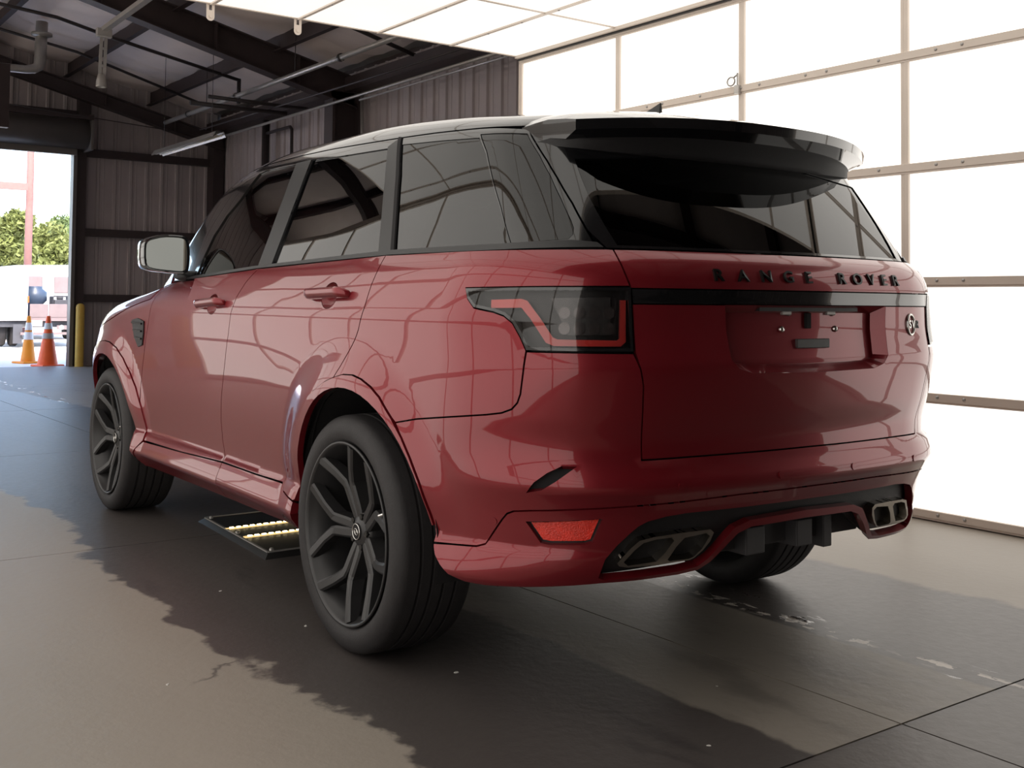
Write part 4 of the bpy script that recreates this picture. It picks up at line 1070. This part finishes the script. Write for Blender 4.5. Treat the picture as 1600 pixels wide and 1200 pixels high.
# shark fin aerial
n = 9; V = []; F = []
for i in range(n):
    t = i / (n - 1); y = -.27 - .18 * t; h = .064 * t ** 1.3 + .002; w = .022 * (1 - .35 * t)
    zb = 1.2 + 0; Pz = rayhit(F_gh, np.array([[0., y, 1.3]]), np.array([[0, 0, 1.]]))[0][2]
    V += [(-w, y, Pz - .004), (-w * .45, y, Pz + h * .6), (-.003, y, Pz + h), (.003, y, Pz + h), (w * .45, y, Pz + h * .6), (w, y, Pz - .004)]
for i in range(n - 1):
    for j in range(5): F.append((i * 6 + j, i * 6 + j + 1, (i + 1) * 6 + j + 1, (i + 1) * 6 + j))
F += [tuple(range(6)), tuple((n - 1) * 6 + j for j in range(6))]
me = mesh('aerial', V, F, M['satin_black']); bm = bmesh.new(); bm.from_mesh(me); bmesh.ops.recalc_face_normals(bm, faces=bm.faces); bm.to_mesh(me); bm.free()
link('aerial', me, car)
# ---- door mirrors
out_m = [(-1.105, 1.405), (-1.098, 1.425), (-1.080, 1.440), (-1.026, 1.456), (-.96, 1.456), (-.925, 1.450), (-.912, 1.43), (-.906, 1.358), (-.910, 1.29), (-.922, 1.274), (-.945, 1.272), (-1.02, 1.279), (-1.067, 1.285), (-1.095, 1.298), (-1.104, 1.33)]
def loopmesh(name, rings, m, parent, sgn, cap0=True, cap1=True):
    n = len(rings[0]); V = [p for r in rings for p in r]; F = []
    for i in range(len(rings) - 1):
        for j in range(n): F.append((i * n + j, i * n + (j + 1) % n, (i + 1) * n + (j + 1) % n, (i + 1) * n + j))
    nq = len(F)
    if cap0: F.append(tuple(range(n)))
    if cap1: F.append(tuple((len(rings) - 1) * n + j for j in range(n)))
    V = [(p[0] * sgn, p[1], p[2]) for p in V]
    me = mesh(name, V, F, m); bm = bmesh.new(); bm.from_mesh(me); bmesh.ops.recalc_face_normals(bm, faces=bm.faces)
    for k, f in enumerate(bm.faces): f.smooth = len(f.verts) == 4
    for e in bm.edges:
        if e.is_manifold and e.calc_face_angle(0) > .75: e.smooth = False
    bm.to_mesh(me); bm.free(); return link(name, me, parent)
om = chaikin(out_m, 1); cm = om.mean(0)
def ringm(scale, y, dx=0, dz=0): return [(cm[0] + (p[0] - cm[0]) * scale + dx, y + (p[0] - cm[0]) * -.34, cm[1] + (p[1] - cm[1]) * scale + dz) for p in om]
for sgn in (1, -1):
    mr = loopmesh('door_mirror', [ringm(.90, 1.862), ringm(.93, 1.851), ringm(.985, 1.85), ringm(1.0, 1.858), ringm(1.02, 1.90), ringm(1.0, 1.95), ringm(.90, 2.0, .01), ringm(.66, 2.035, .02), ringm(.3, 2.05, .02)], M['gloss_black'], car, sgn)
    loopmesh('mirror_glass', [ringm(.895, 1.8585), ringm(.86, 1.8565)], M['mirror'], mr, sgn)
    b = MB(); b.tube([(-.93 * sgn, 1.93, 1.285), (-.89 * sgn, 1.93, 1.262), (-.84 * sgn, 1.93, 1.25)], [.035, .032, .04], 10); b.build('mirror_arm', M['satin_black'], mr)

# ---- wheels (a wheel is built at the origin facing -x, then placed)
def wheel_parts():
    parts = []
    b = MB()
    R = .388
    tread = []
    prof = [(.286, -.118), (.300, -.128), (.312, -.139), (.335, -.1435), (.358, -.141), (.374, -.131), (.3835, -.119), (.3865, -.106)]
    for c in (-.066, -.022, .022, .066):
        prof += [(.3875, c - .006), (.380, c - .0045), (.380, c + .0045), (.3875, c + .006)]
    prof += [(.3865, .106), (.3835, .119), (.374, .131), (.358, .141), (.335, .1435), (.312, .139), (.300, .128), (.286, .118)]
    b.lathe(prof, 120, 'x'); tyre = mesh('tyre', b.V, b.F, M['rubber'], smooth=True)
    bm = bmesh.new(); bm.from_mesh(tyre); bmesh.ops.recalc_face_normals(bm, faces=bm.faces)
    for e in bm.edges:
        if e.is_manifold and e.calc_face_angle(0) > .7: e.smooth = False
    bm.to_mesh(tyre); bm.free()
    b = MB()
    b.lathe([(.297, -.132), (.3005, -.139), (.2985, -.1425), (.292, -.1415), (.286, -.133), (.280, -.112), (.270, -.10), (.262, -.02), (.262, .10), (.29, .13), (.296, .135)], 96, 'x')
    rim = mesh('rim', b.V, b.F, M['wheel'], smooth=True); bm = bmesh.new(); bm.from_mesh(rim); bmesh.ops.recalc_face_normals(bm, faces=bm.faces); bm.to_mesh(rim); bm.free()
    # split spoke: two kneed bars
    def bar(path, ws, hs):
        V = []; F = []
        pts = [Vector(p) for p in path]
        for i, p in enumerate(pts):
            d = (pts[min(i + 1, len(pts) - 1)] - pts[max(i - 1, 0)]); d.x = 0; d.normalize()
            sd = Vector((0, -d.z, d.y)); w = ws[i]; h = hs[i]
            V += [p + sd * (w * .5) + Vector((h, 0, 0)), p + sd * (w * .5) + Vector((.004, 0, 0)), p + sd * (w * .30) - Vector((.002, 0, 0)), p - sd * (w * .30) - Vector((.002, 0, 0)), p - sd * (w * .5) + Vector((.004, 0, 0)), p - sd * (w * .5) + Vector((h, 0, 0))]
        for i in range(len(pts) - 1):
            for j in range(6): F.append((i * 6 + j, i * 6 + (j + 1) % 6, (i + 1) * 6 + (j + 1) % 6, (i + 1) * 6 + j))
        F += [tuple(range(6)), tuple((len(pts) - 1) * 6 + j for j in range(6))]
        return V, F
    spokes = []
    for k in range(5):
        b = MB(); a0 = math.radians(SPOKE_A + 72 * k)
        for sd in (-1, 1):
            def pol(r, da, x): t = a0 + sd * math.radians(da); return (x, r * math.cos(t), r * math.sin(t))
            V, F = bar([pol(.040, 17, -.078), pol(.085, 11.5, -.086), pol(.150, 8.0, -.098), pol(.168, 8.5, -.102), pol(.215, 15.5, -.116), pol(.288, 23.5, -.1365)], [.034, .034, .034, .035, .034, .040], [.055, .052, .05, .05, .045, .035])
            b.add(V, F)
        me = mesh('spoke', b.V, b.F, M['wheel']); bm = bmesh.new(); bm.from_mesh(me); bmesh.ops.recalc_face_normals(bm, faces=bm.faces); bm.to_mesh(me); bm.free(); spokes.append(me)
    b = MB(); b.lathe([(0, -.088), (.030, -.088), (.038, -.084), (.062, -.078), (.070, -.066), (.070, -.02)], 30, 'x')
    hub = mesh('hub', b.V, b.F, M['wheel'], smooth=True)
    b = MB(); b.lathe([(0, -.0935), (.026, -.093), (.0285, -.090), (.0285, -.084)], 28, 'x'); cap = mesh('hub_cap', b.V, b.F, M['matte_black'], smooth=True)
    b = MB(); b.tube([(-.0935, .0255 * math.cos(t), .0255 * math.sin(t)) for t in np.linspace(0, 2 * PI, 29)], .0018, 6, cap=False)
    el = [(-.0938, .013 * math.cos(t) + .004 * math.sin(t), .010 * math.sin(t)) for t in np.linspace(0, 2 * PI, 21)]; b.tube(el, .0013, 5, cap=False)
    b.tube([(-.0938, -.009, -.004), (-.0938, -.003, .005), (-.0938, .003, -.005), (-.0938, .009, .004)], .0013, 5); ring = mesh('cap_ring', b.V, b.F, M['chrome'], smooth=True)
    nuts = []
    for k in range(5):
        b = MB(); t = math.radians(SPOKE_A + 36 + 72 * k); b.lathe([(0, -.086), (.010, -.086), (.012, -.082), (.012, -.06)], 6, 'x', (0, .052 * math.cos(t), .052 * math.sin(t)), smooth=False)
        nuts.append(mesh('wheel_nut', b.V, b.F, M['badge']))
    b = MB(); b.lathe([(.08, .0), (.185, .0), (.185, .03), (.08, .03)], 48, 'x', close=True); b.lathe([(0, -.02), (.085, -.02), (.085, .03)], 30, 'x'); disc = mesh('brake_disc', b.V, b.F, M['disc'], smooth=False)
    V = []; F = []; n = 10
    for k in range(n + 1):
        t = math.radians(200 + 70 * k / n)
        for r, x in ((.125, -.018), (.205, -.018), (.205, .05), (.125, .05)): V.append((x, r * math.cos(t), r * math.sin(t)))
    for k in range(n):
        for j in range(4): F.append((k * 4 + j, k * 4 + (j + 1) % 4, (k + 1) * 4 + (j + 1) % 4, (k + 1) * 4 + j))
    F += [(0, 1, 2, 3), (n * 4 + 3, n * 4 + 2, n * 4 + 1, n * 4)]
    cal = mesh('brake_caliper', V, F, M['lamp_grey'])
    b = MB(); b.lathe([(0, .035), (.262, .035), (.262, .05), (0, .05)], 40, 'x'); back = mesh('wheel_back', b.V, b.F, M['matte_black'])
    b = MB(); b.tube([(-.118, .262 * math.cos(2.75), .262 * math.sin(2.75)), (-.128, .240 * math.cos(2.75), .240 * math.sin(2.75))], .004, 6); valve = mesh('valve', b.V, b.F, M['chrome'])
    return [('tyre', tyre), ('rim', rim)] + [('spoke', s) for s in spokes] + [('hub', hub), ('hub_cap', cap), ('cap_ring', ring), ('brake_disc', disc), ('brake_caliper', cal), ('barrel_liner', back), ('valve', valve)] + [('wheel_nut', q) for q in nuts]
SPOKE_A = 0
WP = wheel_parts()
for (x, y, rot) in ((-.843, 0, 0), (-.843, WB, math.radians(2)), (.843, 0, PI), (.843, WB, PI)):
    w = empty('wheel', (x, y, WZ), rot if abs(rot - PI) < .01 else 0, car)
    for nm, me in WP:
        o = link(nm, me, w)
        if abs(rot) < 1 and rot and nm not in ('brake_caliper',): o.rotation_euler = (rot, 0, 0)

# ---- cabin seen through the glass
def cushion(name, x0, x1, y0, y1, z0, z1, m, parent, tilt=0, bev=.05):
    cx, cy_, cz_ = (x0 + x1) / 2, (y0 + y1) / 2, (z0 + z1) / 2
    b = MB().box(x0 - cx, x1 - cx, y0 - cy_, y1 - cy_, z0 - cz_, z1 - cz_)
    o = b.build(name, m, parent, (cx, cy_, cz_), (tilt, 0, 0), bevel=bev, seg=3)
    o.data.polygons.foreach_set('use_smooth', [True] * len(o.data.polygons)); return o
def seat(x, y, w=.50):
    s = empty('seat', (x, y, .62), 0, car)
    cushion('seat_cushion', -w / 2, w / 2, -.05, .48, -.06, .10, M['seat'], s)
    cushion('seat_back', -w / 2, w / 2, -.20, -.04, .05, .66, M['seat'], s, tilt=-.22)
    cushion('headrest', -.14, .14, -.30, -.19, .68, .88, M['seat'], s, tilt=-.1, bev=.04)
for x in (-.40, .40): seat(x, 1.35)
for x in (-.46, 0, .46): seat(x, .35, .42)
b = MB().box(-.78, .78, 1.95, 2.45, .80, 1.16); b.build('dashboard', M['interior'], car, bevel=.08, seg=3)
cushion('centre_console', -.15, .15, .7, 1.95, .45, .85, M['interior'], car)
sw = empty('steering_wheel', (-.40, 1.80, 1.10), 0, car); sw.rotation_euler = (math.radians(-65), 0, 0)
b = MB().tube([(.185 * math.cos(t), .185 * math.sin(t), 0) for t in np.linspace(0, 2 * PI, 33)], .016, 8, cap=False); b.build('steering_rim', M['seat'], sw)
b = MB().bar((-.18, 0, 0), (.18, 0, 0), .04, .02).bar((0, 0, 0), (0, -.18, 0), .05, .02).lathe([(0, .02), (.06, .02), (.07, 0), (.06, -.2), (0, -.2)], 20); b.build('steering_boss', M['interior'], sw)
MB().box(-.70, .70, -.50, 2.3, .40, .50).build('cabin_floor', M['interior'], car)
MB().box(-.72, .72, -.80, -.1, .98, 1.02).build('parcel_shelf', M['interior'], car)
# pale box for the white patches seen through the rear glass
MB().box(-.09, .09, -.02, .02, -.12, .12).build('pale_cabin_box', M['debris'], car, (.02, .02, 1.38), bevel=.004)
# ================================================================== THINGS
# floor plate with two strips of lamps under the car
fp = empty('floor_light', (0, 0, 0)); tag(fp, 'low black floor light plate with two glowing strips under the car', 'light')
V = [(-.66, 1.37, 0), (-.60, 2.36, 0), (.66, 2.36, 0), (.66, 1.37, 0)]
V2 = [(-.63, 1.41, .022), (-.575, 2.32, .022), (.63, 2.32, .022), (.63, 1.41, .022)]
b = MB(); b.add(V + V2, [(3, 2, 1, 0), (4, 5, 6, 7), (0, 1, 5, 4), (1, 2, 6, 5), (2, 3, 7, 6), (3, 0, 4, 7)]); b.build('base_plate', M['plate_dark'], fp)
b = MB()
for a, c in ((4, 5), (5, 6), (6, 7), (7, 4)):
    b.bar(Vector(V2[a - 4]) + Vector((0, 0, .002)), Vector(V2[c - 4]) + Vector((0, 0, .002)), .010, .006)
b.build('edge_frame', M['galv'], fp)
for y in (1.98, 1.755):
    dx = -.60
    st_ = MB().box(dx, .6, y - .010, y + .010, .022, .028).build('led_strip', M['led_dim'], fp)
    k = 0
    x = dx + .02
    led_b = MB()
    while x < .6:
        led_b.box(x, x + .020, y - .006, y + .006, .028, .032); x += .036
    led_b.build('led_row', M['led'], st_)
for x, y in ((-.60, 1.44), (-.555, 2.29), (-.585, 1.87)):
    MB().lathe([(0, .012), (.008, .011), (.012, 0)], 10, 'z', (x, y, .023)).build('plate_bolt', M['galv'], fp)

# ---- yellow bollard by the doorway
b = MB().lathe([(.0, 1.06), (.035, 1.055), (.062, 1.03), (.070, .99), (.070, 0)], 24, 'z'); o = b.build('bollard', M['yellow'], None, (2.42, 16.02, 0)); tag(o, 'yellow steel bollard beside the bright doorway', 'bollard')
b = MB().lathe([(.0, 1.06), (.05, 1.055), (.085, 1.03), (.095, .99), (.095, 0)], 24, 'z'); o = b.build('bollard', M['yellow'], None, (-3.15, 9.0, 0)); tag(o, 'yellow steel bollard mirrored in the front door, past the left light wall', 'bollard')
# ---- traffic cones
def cone(x, y, s, body, sleeves, label, wide=.17):
    r = empty('traffic_cone', (x, y, YARD), .3); tag(r, label, 'cone', 'traffic cones outside the doorway')
    b = MB().box(-.20, .20, -.20, .20, 0, .035); b.build('base', M[body], r, bevel=.015)
    R0, R1, H = wide, .032, .86 * s
    rad = lambda z: R0 + (R1 - R0) * (z - .03) / (H - .03)
    b = MB().lathe([(0, H), (R1 * .8, H), (R1, H - .01), (R0, .03)], 32); b.build('cone_body', M[body], r)
    for z0, z1, m in sleeves:
        MB().lathe([(rad(z0 * H) + .004, z0 * H), (rad(z1 * H) + .004, z1 * H)], 32).build('reflective_sleeve', M[m], r)
YARD = -.02
cone(2.00, 17.75, .98, 'amber', [(.50, .66, 'cone_white'), (.70, .86, 'cone_white')], 'amber traffic cone with two bright white sleeves, left of the orange cone', .125)
cone(2.06, 16.62, 1.0, 'orange', [(.55, .66, 'cone_grey'), (.74, .86, 'cone_white')], 'orange red traffic cone closest to the door post', .165)
cone(1.36, 18.4, .95, 'orange', [(.5, .66, 'cone_white')], 'orange traffic cone cut off by the left edge of the photo', .165)

# ---- yard outside
yd = MB().box(-60, 60, 16.36, 120, -.4, YARD).build('ground', M['asphalt']); tag(yd, 'sun bleached yard outside the doorway', 'ground', kind='structure')
# flatbed truck seen from behind
tr = empty('flatbed_truck', (3.0, 24.2, YARD), math.radians(-4)); tag(tr, 'white flatbed truck parked outside with grey boards, tail end facing the door', 'truck')
b = MB().box(-.28, .42, .0, 2.6, .62, 1.86); b.build('service_box', M['truck_white'], tr, bevel=.05, seg=2)
for k in range(3):
    MB().box(.45 + .42 * k, .45 + .42 * k + .40, -.02, .03, .70, 1.02).build('tail_board', M['truck_grey'], tr, bevel=.01, seg=1)
MB().box(.42, 1.75, -.04, 3.2, .62, .70).build('bed', M['truck_grey'], tr)
MB().box(-.28, 1.75, .1, 3.2, .48, .60).build('chassis', M['truck_dark'], tr)
for x in (-.10, .18): 
    b = MB().lathe([(.0, -.11), (.2, -.11), (.33, -.10), (.37, -.06), (.37, .06), (.33, .10), (.2, .11), (0, .11)], 28, 'x'); b.build('wheel', M['rubber'], tr, (x, .6, .39))
MB().box(.10, .30, -.02, .0, .10, .55).build('mud_flap', M['truck_dark'], tr)
MB().box(.42, .72, -.06, -.04, .50, .64).build('number_plate', mat('cream_number_plate', (.75, .62, .55), rough=.5, noise=.1, nscale=8), tr)
MB().box(.25, 1.75, -.10, -.02, .30, .36).build('rear_bumper', M['truck_grey'], tr)
MB().box(1.05, 1.75, -.06, 0, .42, .52).build('tow_bar', M['truck_grey'], tr)
for x in (1.15, 1.45): MB().lathe([(0, -.02), (.05, -.02), (.06, 0)], 16, 'y', (x, -.05, .47)).build('tail_light', M['truck_white'], tr)
MB().box(.395, .425, -.03, .0, 1.05, 1.2).build('side_marker', M['orange'], tr)
# things standing on the bed
b = MB().lathe([(0, .74), (.16, .74), (.17, .71), (.17, .68), (.27, .60), (.27, .40), (.18, .30), (.18, .01), (0, 0.005)], 28); o = b.build('tank', M['tank_black'], None, (3.72, 24.9, YARD + .70)); tag(o, 'round dark blue tank on the bed of the flatbed truck', 'tank')
b = MB().box(-.16, .16, -.15, .15, 0, .42).box(-.20, -.18, -.18, .18, 0, .5).box(.18, .20, -.18, .18, 0, .5).tube([(-.19, -.15, .5), (.19, -.15, .5)], .015).lathe([(0, .42), (.08, .42), (.08, .50), (0, .50)], 12); o = b.build('generator', M['truck_dark'], None, (4.27, 24.8, YARD + .705), bevel=.01, seg=1); tag(o, 'small dark generator beside the round tank on the truck', 'generator')
for o_ in (): pass
# white van behind the flatbed
vn = empty('van', (4.95, 28.9, YARD)); tag(vn, 'overexposed white van standing behind the flatbed truck', 'van')
prof = [(-1.0, .35), (-1.0, 1.75), (-.85, 2.05), (.85, 2.10), (1.0, 1.8), (1.0, .35)]
V = [(x, 0, z) for x, z in prof] + [(x, 4.6, z) for x, z in prof]; n = 6
MB().add(V, [tuple(range(n)), tuple(range(2 * n - 1, n - 1, -1))] + [(i, (i + 1) % n, n + (i + 1) % n, n + i) for i in range(n)]).build('van_body', M['truck_white'], vn, bevel=.06, seg=2)
for x in (-.45, .5): MB().box(x - .32, x + .32, -.012, .01, 1.3, 1.75).build('rear_window', M['truck_grey'], vn, bevel=.02)
for x in (-.8, .8): MB().lathe([(0, -.1), (.33, -.1), (.35, -.05), (.35, .1), (0, .1)], 24, 'x').build('wheel', M['rubber'], vn, (x, .9, .35))
# parked car at the left edge of the doorway
pc = empty('parked_car', (2.35, 27.6, YARD)); tag(pc, 'pale blue car partly hidden at the left edge of the doorway', 'car')
prof = [(0, .35), (0, .95), (.25, 1.05), (.9, 1.5), (2.4, 1.5), (3.1, 1.0), (4.2, .85), (4.3, .35)]
V = [(-.85, y, z) for y, z in prof] + [(.85, y, z) for y, z in prof]; n = len(prof)
MB().add(V, [tuple(range(n)), tuple(range(2 * n - 1, n - 1, -1))] + [(i, (i + 1) % n, n + (i + 1) % n, n + i) for i in range(n)]).build('car_body', mat('pale_blue_car_paint', (.40, .50, .62), rough=.3, noise=.05, nscale=4), pc, bevel=.06, seg=2)
for y in (.8, 3.4):
    for x in (-.8, .8): MB().lathe([(0, -.08), (.3, -.08), (.32, 0), (.3, .08), (0, .08)], 24, 'x').build('wheel', M['rubber'], pc, (x, y, .32))
MB().box(-.7, .7, -.01, .02, 1.05, 1.08).build('boot_lid_edge', M['chrome'], pc)
# utility pole and cross bar
b = MB().tube([(0, 0, 0), (.02, 0, 5), (0, 0, 11)], [.12, .11, .09], 14); o = b.build('utility_pole', M['bark'], None, (5.55, 34.0, YARD)); tag(o, 'weathered wooden utility pole outside behind the trucks', 'pole')
b = MB().box(-4.5, .0, -.08, .08, -.11, .11).box(-3.2, -3.0, -.05, .05, -4.6, 0); o = b.build('cross_beam', M['bark'], None, (5.40, 33.6, 4.62)); tag(o, 'brown horizontal beam running left from the utility pole', 'beam')
# trees
def tree(x, y, h, w, seed, label, m):
    rnd = random.Random(seed); r = empty('tree', (x, y, YARD)); tag(r, label, 'tree', 'trees beyond the yard')
    MB().tube([(0, 0, 0), (.1, 0, h * .35), (0, .1, h * .7)], [.22, .16, .06], 8).build('trunk', M['bark'], r)
    V = []; F = []
    blobs = [(rnd.gauss(0, w * .33), rnd.gauss(0, w * .25), h * rnd.uniform(.30, .92), w * rnd.uniform(.16, .30)) for _ in range(22)]
    for bx_, by_, bz_, br in blobs:
        for _ in range(420):
            v = Vector((rnd.gauss(0, 1), rnd.gauss(0, 1), rnd.gauss(0, 1))).normalized() * br * rnd.uniform(.55, 1.05)
            c = Vector((bx_, by_, bz_)) + v * Vector((1, 1, .8)) if False else Vector((bx_ + v.x, by_ + v.y, bz_ + v.z * .8))
            a = Vector((rnd.gauss(0, 1), rnd.gauss(0, 1), rnd.gauss(0, 1))).normalized() * .13; d = Vector((rnd.gauss(0, 1), rnd.gauss(0, 1), rnd.gauss(0, 1))).normalized() * .08
            k = len(V); V += [c - a, c + d, c + a, c - d]; F.append((k, k + 1, k + 2, k + 3))
    o = link('foliage', mesh('foliage', V, F, m), r); o['kind'] = 'stuff'
tree(6.0, 43, 4.6, 2.5, 1, 'sunlit broad tree left of the utility pole', M['leaf'])
tree(9.4, 50, 4.6, 2.6, 2, 'olive green tree right of the utility pole beside the door jamb', M['leaf'])
tree(12.6, 57, 5.4, 3.4, 3, 'darker tree at the right of the doorway view', M['leaf2'])
tree(4.4, 57.5, 5.3, 3.0, 4, 'tree at the far left of the doorway view', M['leaf2'])

# ---- overhead services
def pipe(name, pts, r, m, label, n=10, group=None):
    b = MB().tube(pts, r, n); o = b.build(name, M[m]); tag(o, label, 'pipe', group); return o
sp = pipe('sprinkler_pipe', [(3.55, 4.2, 4.15), (3.55, 15.3, 4.15)], .036, 'galv', 'long pale sprinkler main running towards the end wall')
for y in (8.9, 12.2, 14.2): MB().lathe([(.046, -.03), (.052, -.02), (.052, .02), (.046, .03)], 14, 'y', (3.55, y, 4.15)).build('pipe_coupling', M['dark_pipe'], sp)
for y in (7.0, 10.2, 13.4): MB().tube([(3.55, y, 4.18), (3.55, y, roofz(3.6) + .1)], .006, 6).build('hanger_rod', M['dark_pipe'], sp)
pipe('conduit', [(4.10, 6.0, 4.0), (4.08, 9.5, 4.0), (3.98, 12.9, 3.99), (3.9, 14.6, 3.98)], .014, 'dark_pipe', 'thin dark conduit below the sprinkler main')
pipe('conduit', [(4.34, 3.6, 3.925), (4.34, 15.6, 3.92)], .021, 'galv', 'upper pale conduit along the top of the side wall', group=None)
pipe('conduit', [(4.36, 3.6, 3.865), (4.36, 9.9, 3.86)], .015, 'galv', 'lower pale conduit along the top of the side wall')
pipe('conduit', [(4.78, 10.62, 4.06), (4.80, 10.62, 3.4), (4.80, 10.62, 2.0)], .024, 'galv', 'vertical pale conduit beside the steel column')
dp_ = empty('drop_pipe', (4.72, 13.8, 0)); tag(dp_, 'thick dark vertical pipe with a thinner elbow branch on the side wall', 'pipe')
MB().tube([(0, 0, 4.12), (0, 0, .05)], .062, 14).build('riser', M['dark_pipe'], dp_)
MB().tube([(0, -.05, 3.90), (0, -.94, 3.90), (0, -1.0, 3.85), (0, -1.0, 2.4)], .026, 10).build('elbow_branch', M['dark_pipe'], dp_)
pipe('branch_pipe', [(-.4, 12.8, 5.20), (1.16, 12.8, 5.06), (1.86, 12.8, 4.90), (3.83, 12.8, 4.52)], .026, 'dark_pipe', 'dark sprinkler branch following the roof slope in the end bay')
pipe('branch_pipe', [(3.83, 12.8, 4.54), (3.83, 12.8, 4.16)], .030, 'dark_pipe', 'short dark drop at the end of the sprinkler branch')
pipe('branch_pipe', [(3.05, 12.0, 4.06), (4.60, 12.0, 4.05)], .028, 'dark_pipe', 'level dark pipe near the side wall, upper of two')
pipe('branch_pipe', [(2.80, 12.05, 3.95), (4.28, 12.05, 3.95)], .034, 'dark_pipe', 'level dark pipe near the side wall, lower of two')
pipe('branch_pipe', [(3.2, 9.0, 4.72), (5.0 - .3, 9.0, 4.35)], .028, 'dark_pipe', 'dark sprinkler branch in the near roof bay')
pipe('branch_pipe', [(-1.0, 14.6, 5.5), (1.9, 14.6, 5.0), (3.9, 14.6, 4.42)], .022, 'dark_pipe', 'thin dark branch pipe close to the end wall')
pipe('tie_wire', [(.3, 15.55, 4.28), (4.7, 15.55, 4.0)], .008, 'dark_pipe', 'thin dark cable strung in front of the end wall')
# flue with elbow
b = MB().tube([(1.235, 14, 5.25), (1.22, 14, 4.66), (1.20, 14, 4.58), (1.13, 14, 4.53), (1.02, 14, 4.51), (.2, 14, 4.49)], [.085, .085, .08, .07, .06, .06], 14).lathe([(.085, 5.02), (.15, 5.04), (.15, 5.08), (.085, 5.08)], 18, 'z', (1.235, 14, 0)); o = b.build('flue_pipe', M['galv']); tag(o, 'grey elbow flue hanging from the roof at upper left', 'pipe')
b = MB().box(-.10, .10, -.06, .06, -.9, 0); o = b.build('downpipe', M['primer'], None, (.60, 13.5, 4.45)); tag(o, 'dark hanging duct at the left edge above the shutter', 'duct')
# suspended strut with a track
st = empty('hanging_strut', (.45, 8.0, 3.26)); tag(st, 'pale galvanised strut hanging from a ceiling channel at upper left', 'bracket')
MB().box(-.075, .075, -.03, .03, .50, .59).build('head_plate', M['galv'], st, bevel=.008)
MB().bar((.022, 0, .52), (.012, 0, .12), .014, .03).bar((-.022, 0, .52), (-.032, 0, .12), .014, .03).box(-.03, .03, -.012, .012, .38, .40).box(-.035, .025, -.012, .012, .20, .22).build('strut_legs', M['galv'], st)
b = MB().lathe([(.055, 0), (.05, .06), (.035, .13), (0, .13)], 8, 'z', (-.015, 0, .0)); b.build('foot_clamp', M['galv'], st)
MB().bar((.0, 0, .58), (-.05, -3.6, .60), .06, .045).build('channel', M['galv'], st)
# fluorescent fittings
def fluoro(x0, y0, y1, z, label, m='tube', shade=True):
    f = empty('strip_light', (x0, y0, z)); tag(f, label, 'light', 'hanging strip lights'); L_ = y1 - y0
    b = MB(); V = [(-.10, 0, .0), (-.05, 0, .075), (.05, 0, .075), (.10, 0, 0), (.085, 0, -.005), (.045, 0, .06), (-.045, 0, .06), (-.085, 0, -.005)]; W = [(x, L_, z_) for x, y, z_ in V]
    b.add(V + W, [(i, (i + 1) % 8, 8 + (i + 1) % 8, 8 + i) for i in range(8)])
    if shade: b.build('reflector', M['galv'], f)
    else: MB().box(-.03, .03, 0, L_, .05, .08).build('batten', M['truck_white'], f)
    for dx in (-.035, .035): MB().tube([(dx, .03, .02), (dx, L_ - .03, .02)], .013, 8).build('tube', M[m], f)
    for y in (.3, L_ - .3): MB().tube([(0, y, .07), (0, y, roofz(x0) + .1 - z)], .004, 5).build('hanger_wire', M['dark_pipe'], f)
fluoro(2.98, 11.35, 13.95, 3.40, 'long strip light hanging near the steel column beyond the car', 'tube_dim')
fluoro(.12, 11.7, 14.2, 3.40, 'strip light cut off by the left edge above the doorway', 'tube_dim')

for x_, y_, lb in ((-6.0, 12.3, 'added bare strip light brightening the left bay, nearest the end wall'), (-6.0, 8.2, 'added bare strip light brightening the middle of the left bay'), (-6.0, 4.6, 'added bare strip light brightening the left bay, level with the tunnel mouth'), (-9.0, 12.3, 'added bare strip light brightening the far left side, nearest the end wall'), (-9.0, 8.0, 'added bare strip light brightening the far left side, level with the bollard')):
    fluoro(x_, y_, y_ + 2.5, 4.05, lb, 'tube', False)  # unseen lit battens, added to lift the dark hall
# ---- scraps on the floor
rnd = random.Random(5)
for k, (x, y, s, lb) in enumerate(((-1.02, .98, .009, 'tiny pale scrap on the dark concrete between floor light and pale edge'), (-.95, .36, .012, 'small pale scrap on the dark concrete left of the rear tyre'), (-1.55, .05, .010, 'pale crumb lying on the pale concrete at lower left'), (-.78, -.35, .013, 'small pale scrap on the dark concrete right behind the rear tyre'), (-.2, -.9, .006, 'tiny pale speck beside the paler slab track'), (-.55, -1.2, .008, 'tiny pale speck at the bottom centre of the dark lane'))):
    b = MB(); pts = [(s * math.cos(t) * rnd.uniform(.5, 1.1), s * .6 * math.sin(t) * rnd.uniform(.5, 1.1)) for t in np.linspace(0, 2 * PI, 8)[:-1]]
    n = len(pts); b.add([(p[0], p[1], .0005) for p in pts] + [(p[0] * .8, p[1] * .8, s * .22) for p in pts], [tuple(range(n - 1, -1, -1)), tuple(range(n, 2 * n))] + [(i, (i + 1) % n, n + (i + 1) % n, n + i) for i in range(n)])
    o = b.build('litter_scrap', M['debris'], None, (x, y, 0), (0, 0, rnd.uniform(0, 6))); tag(o, lb, 'litter', 'litter scraps')
bpy.context.view_layer.update()
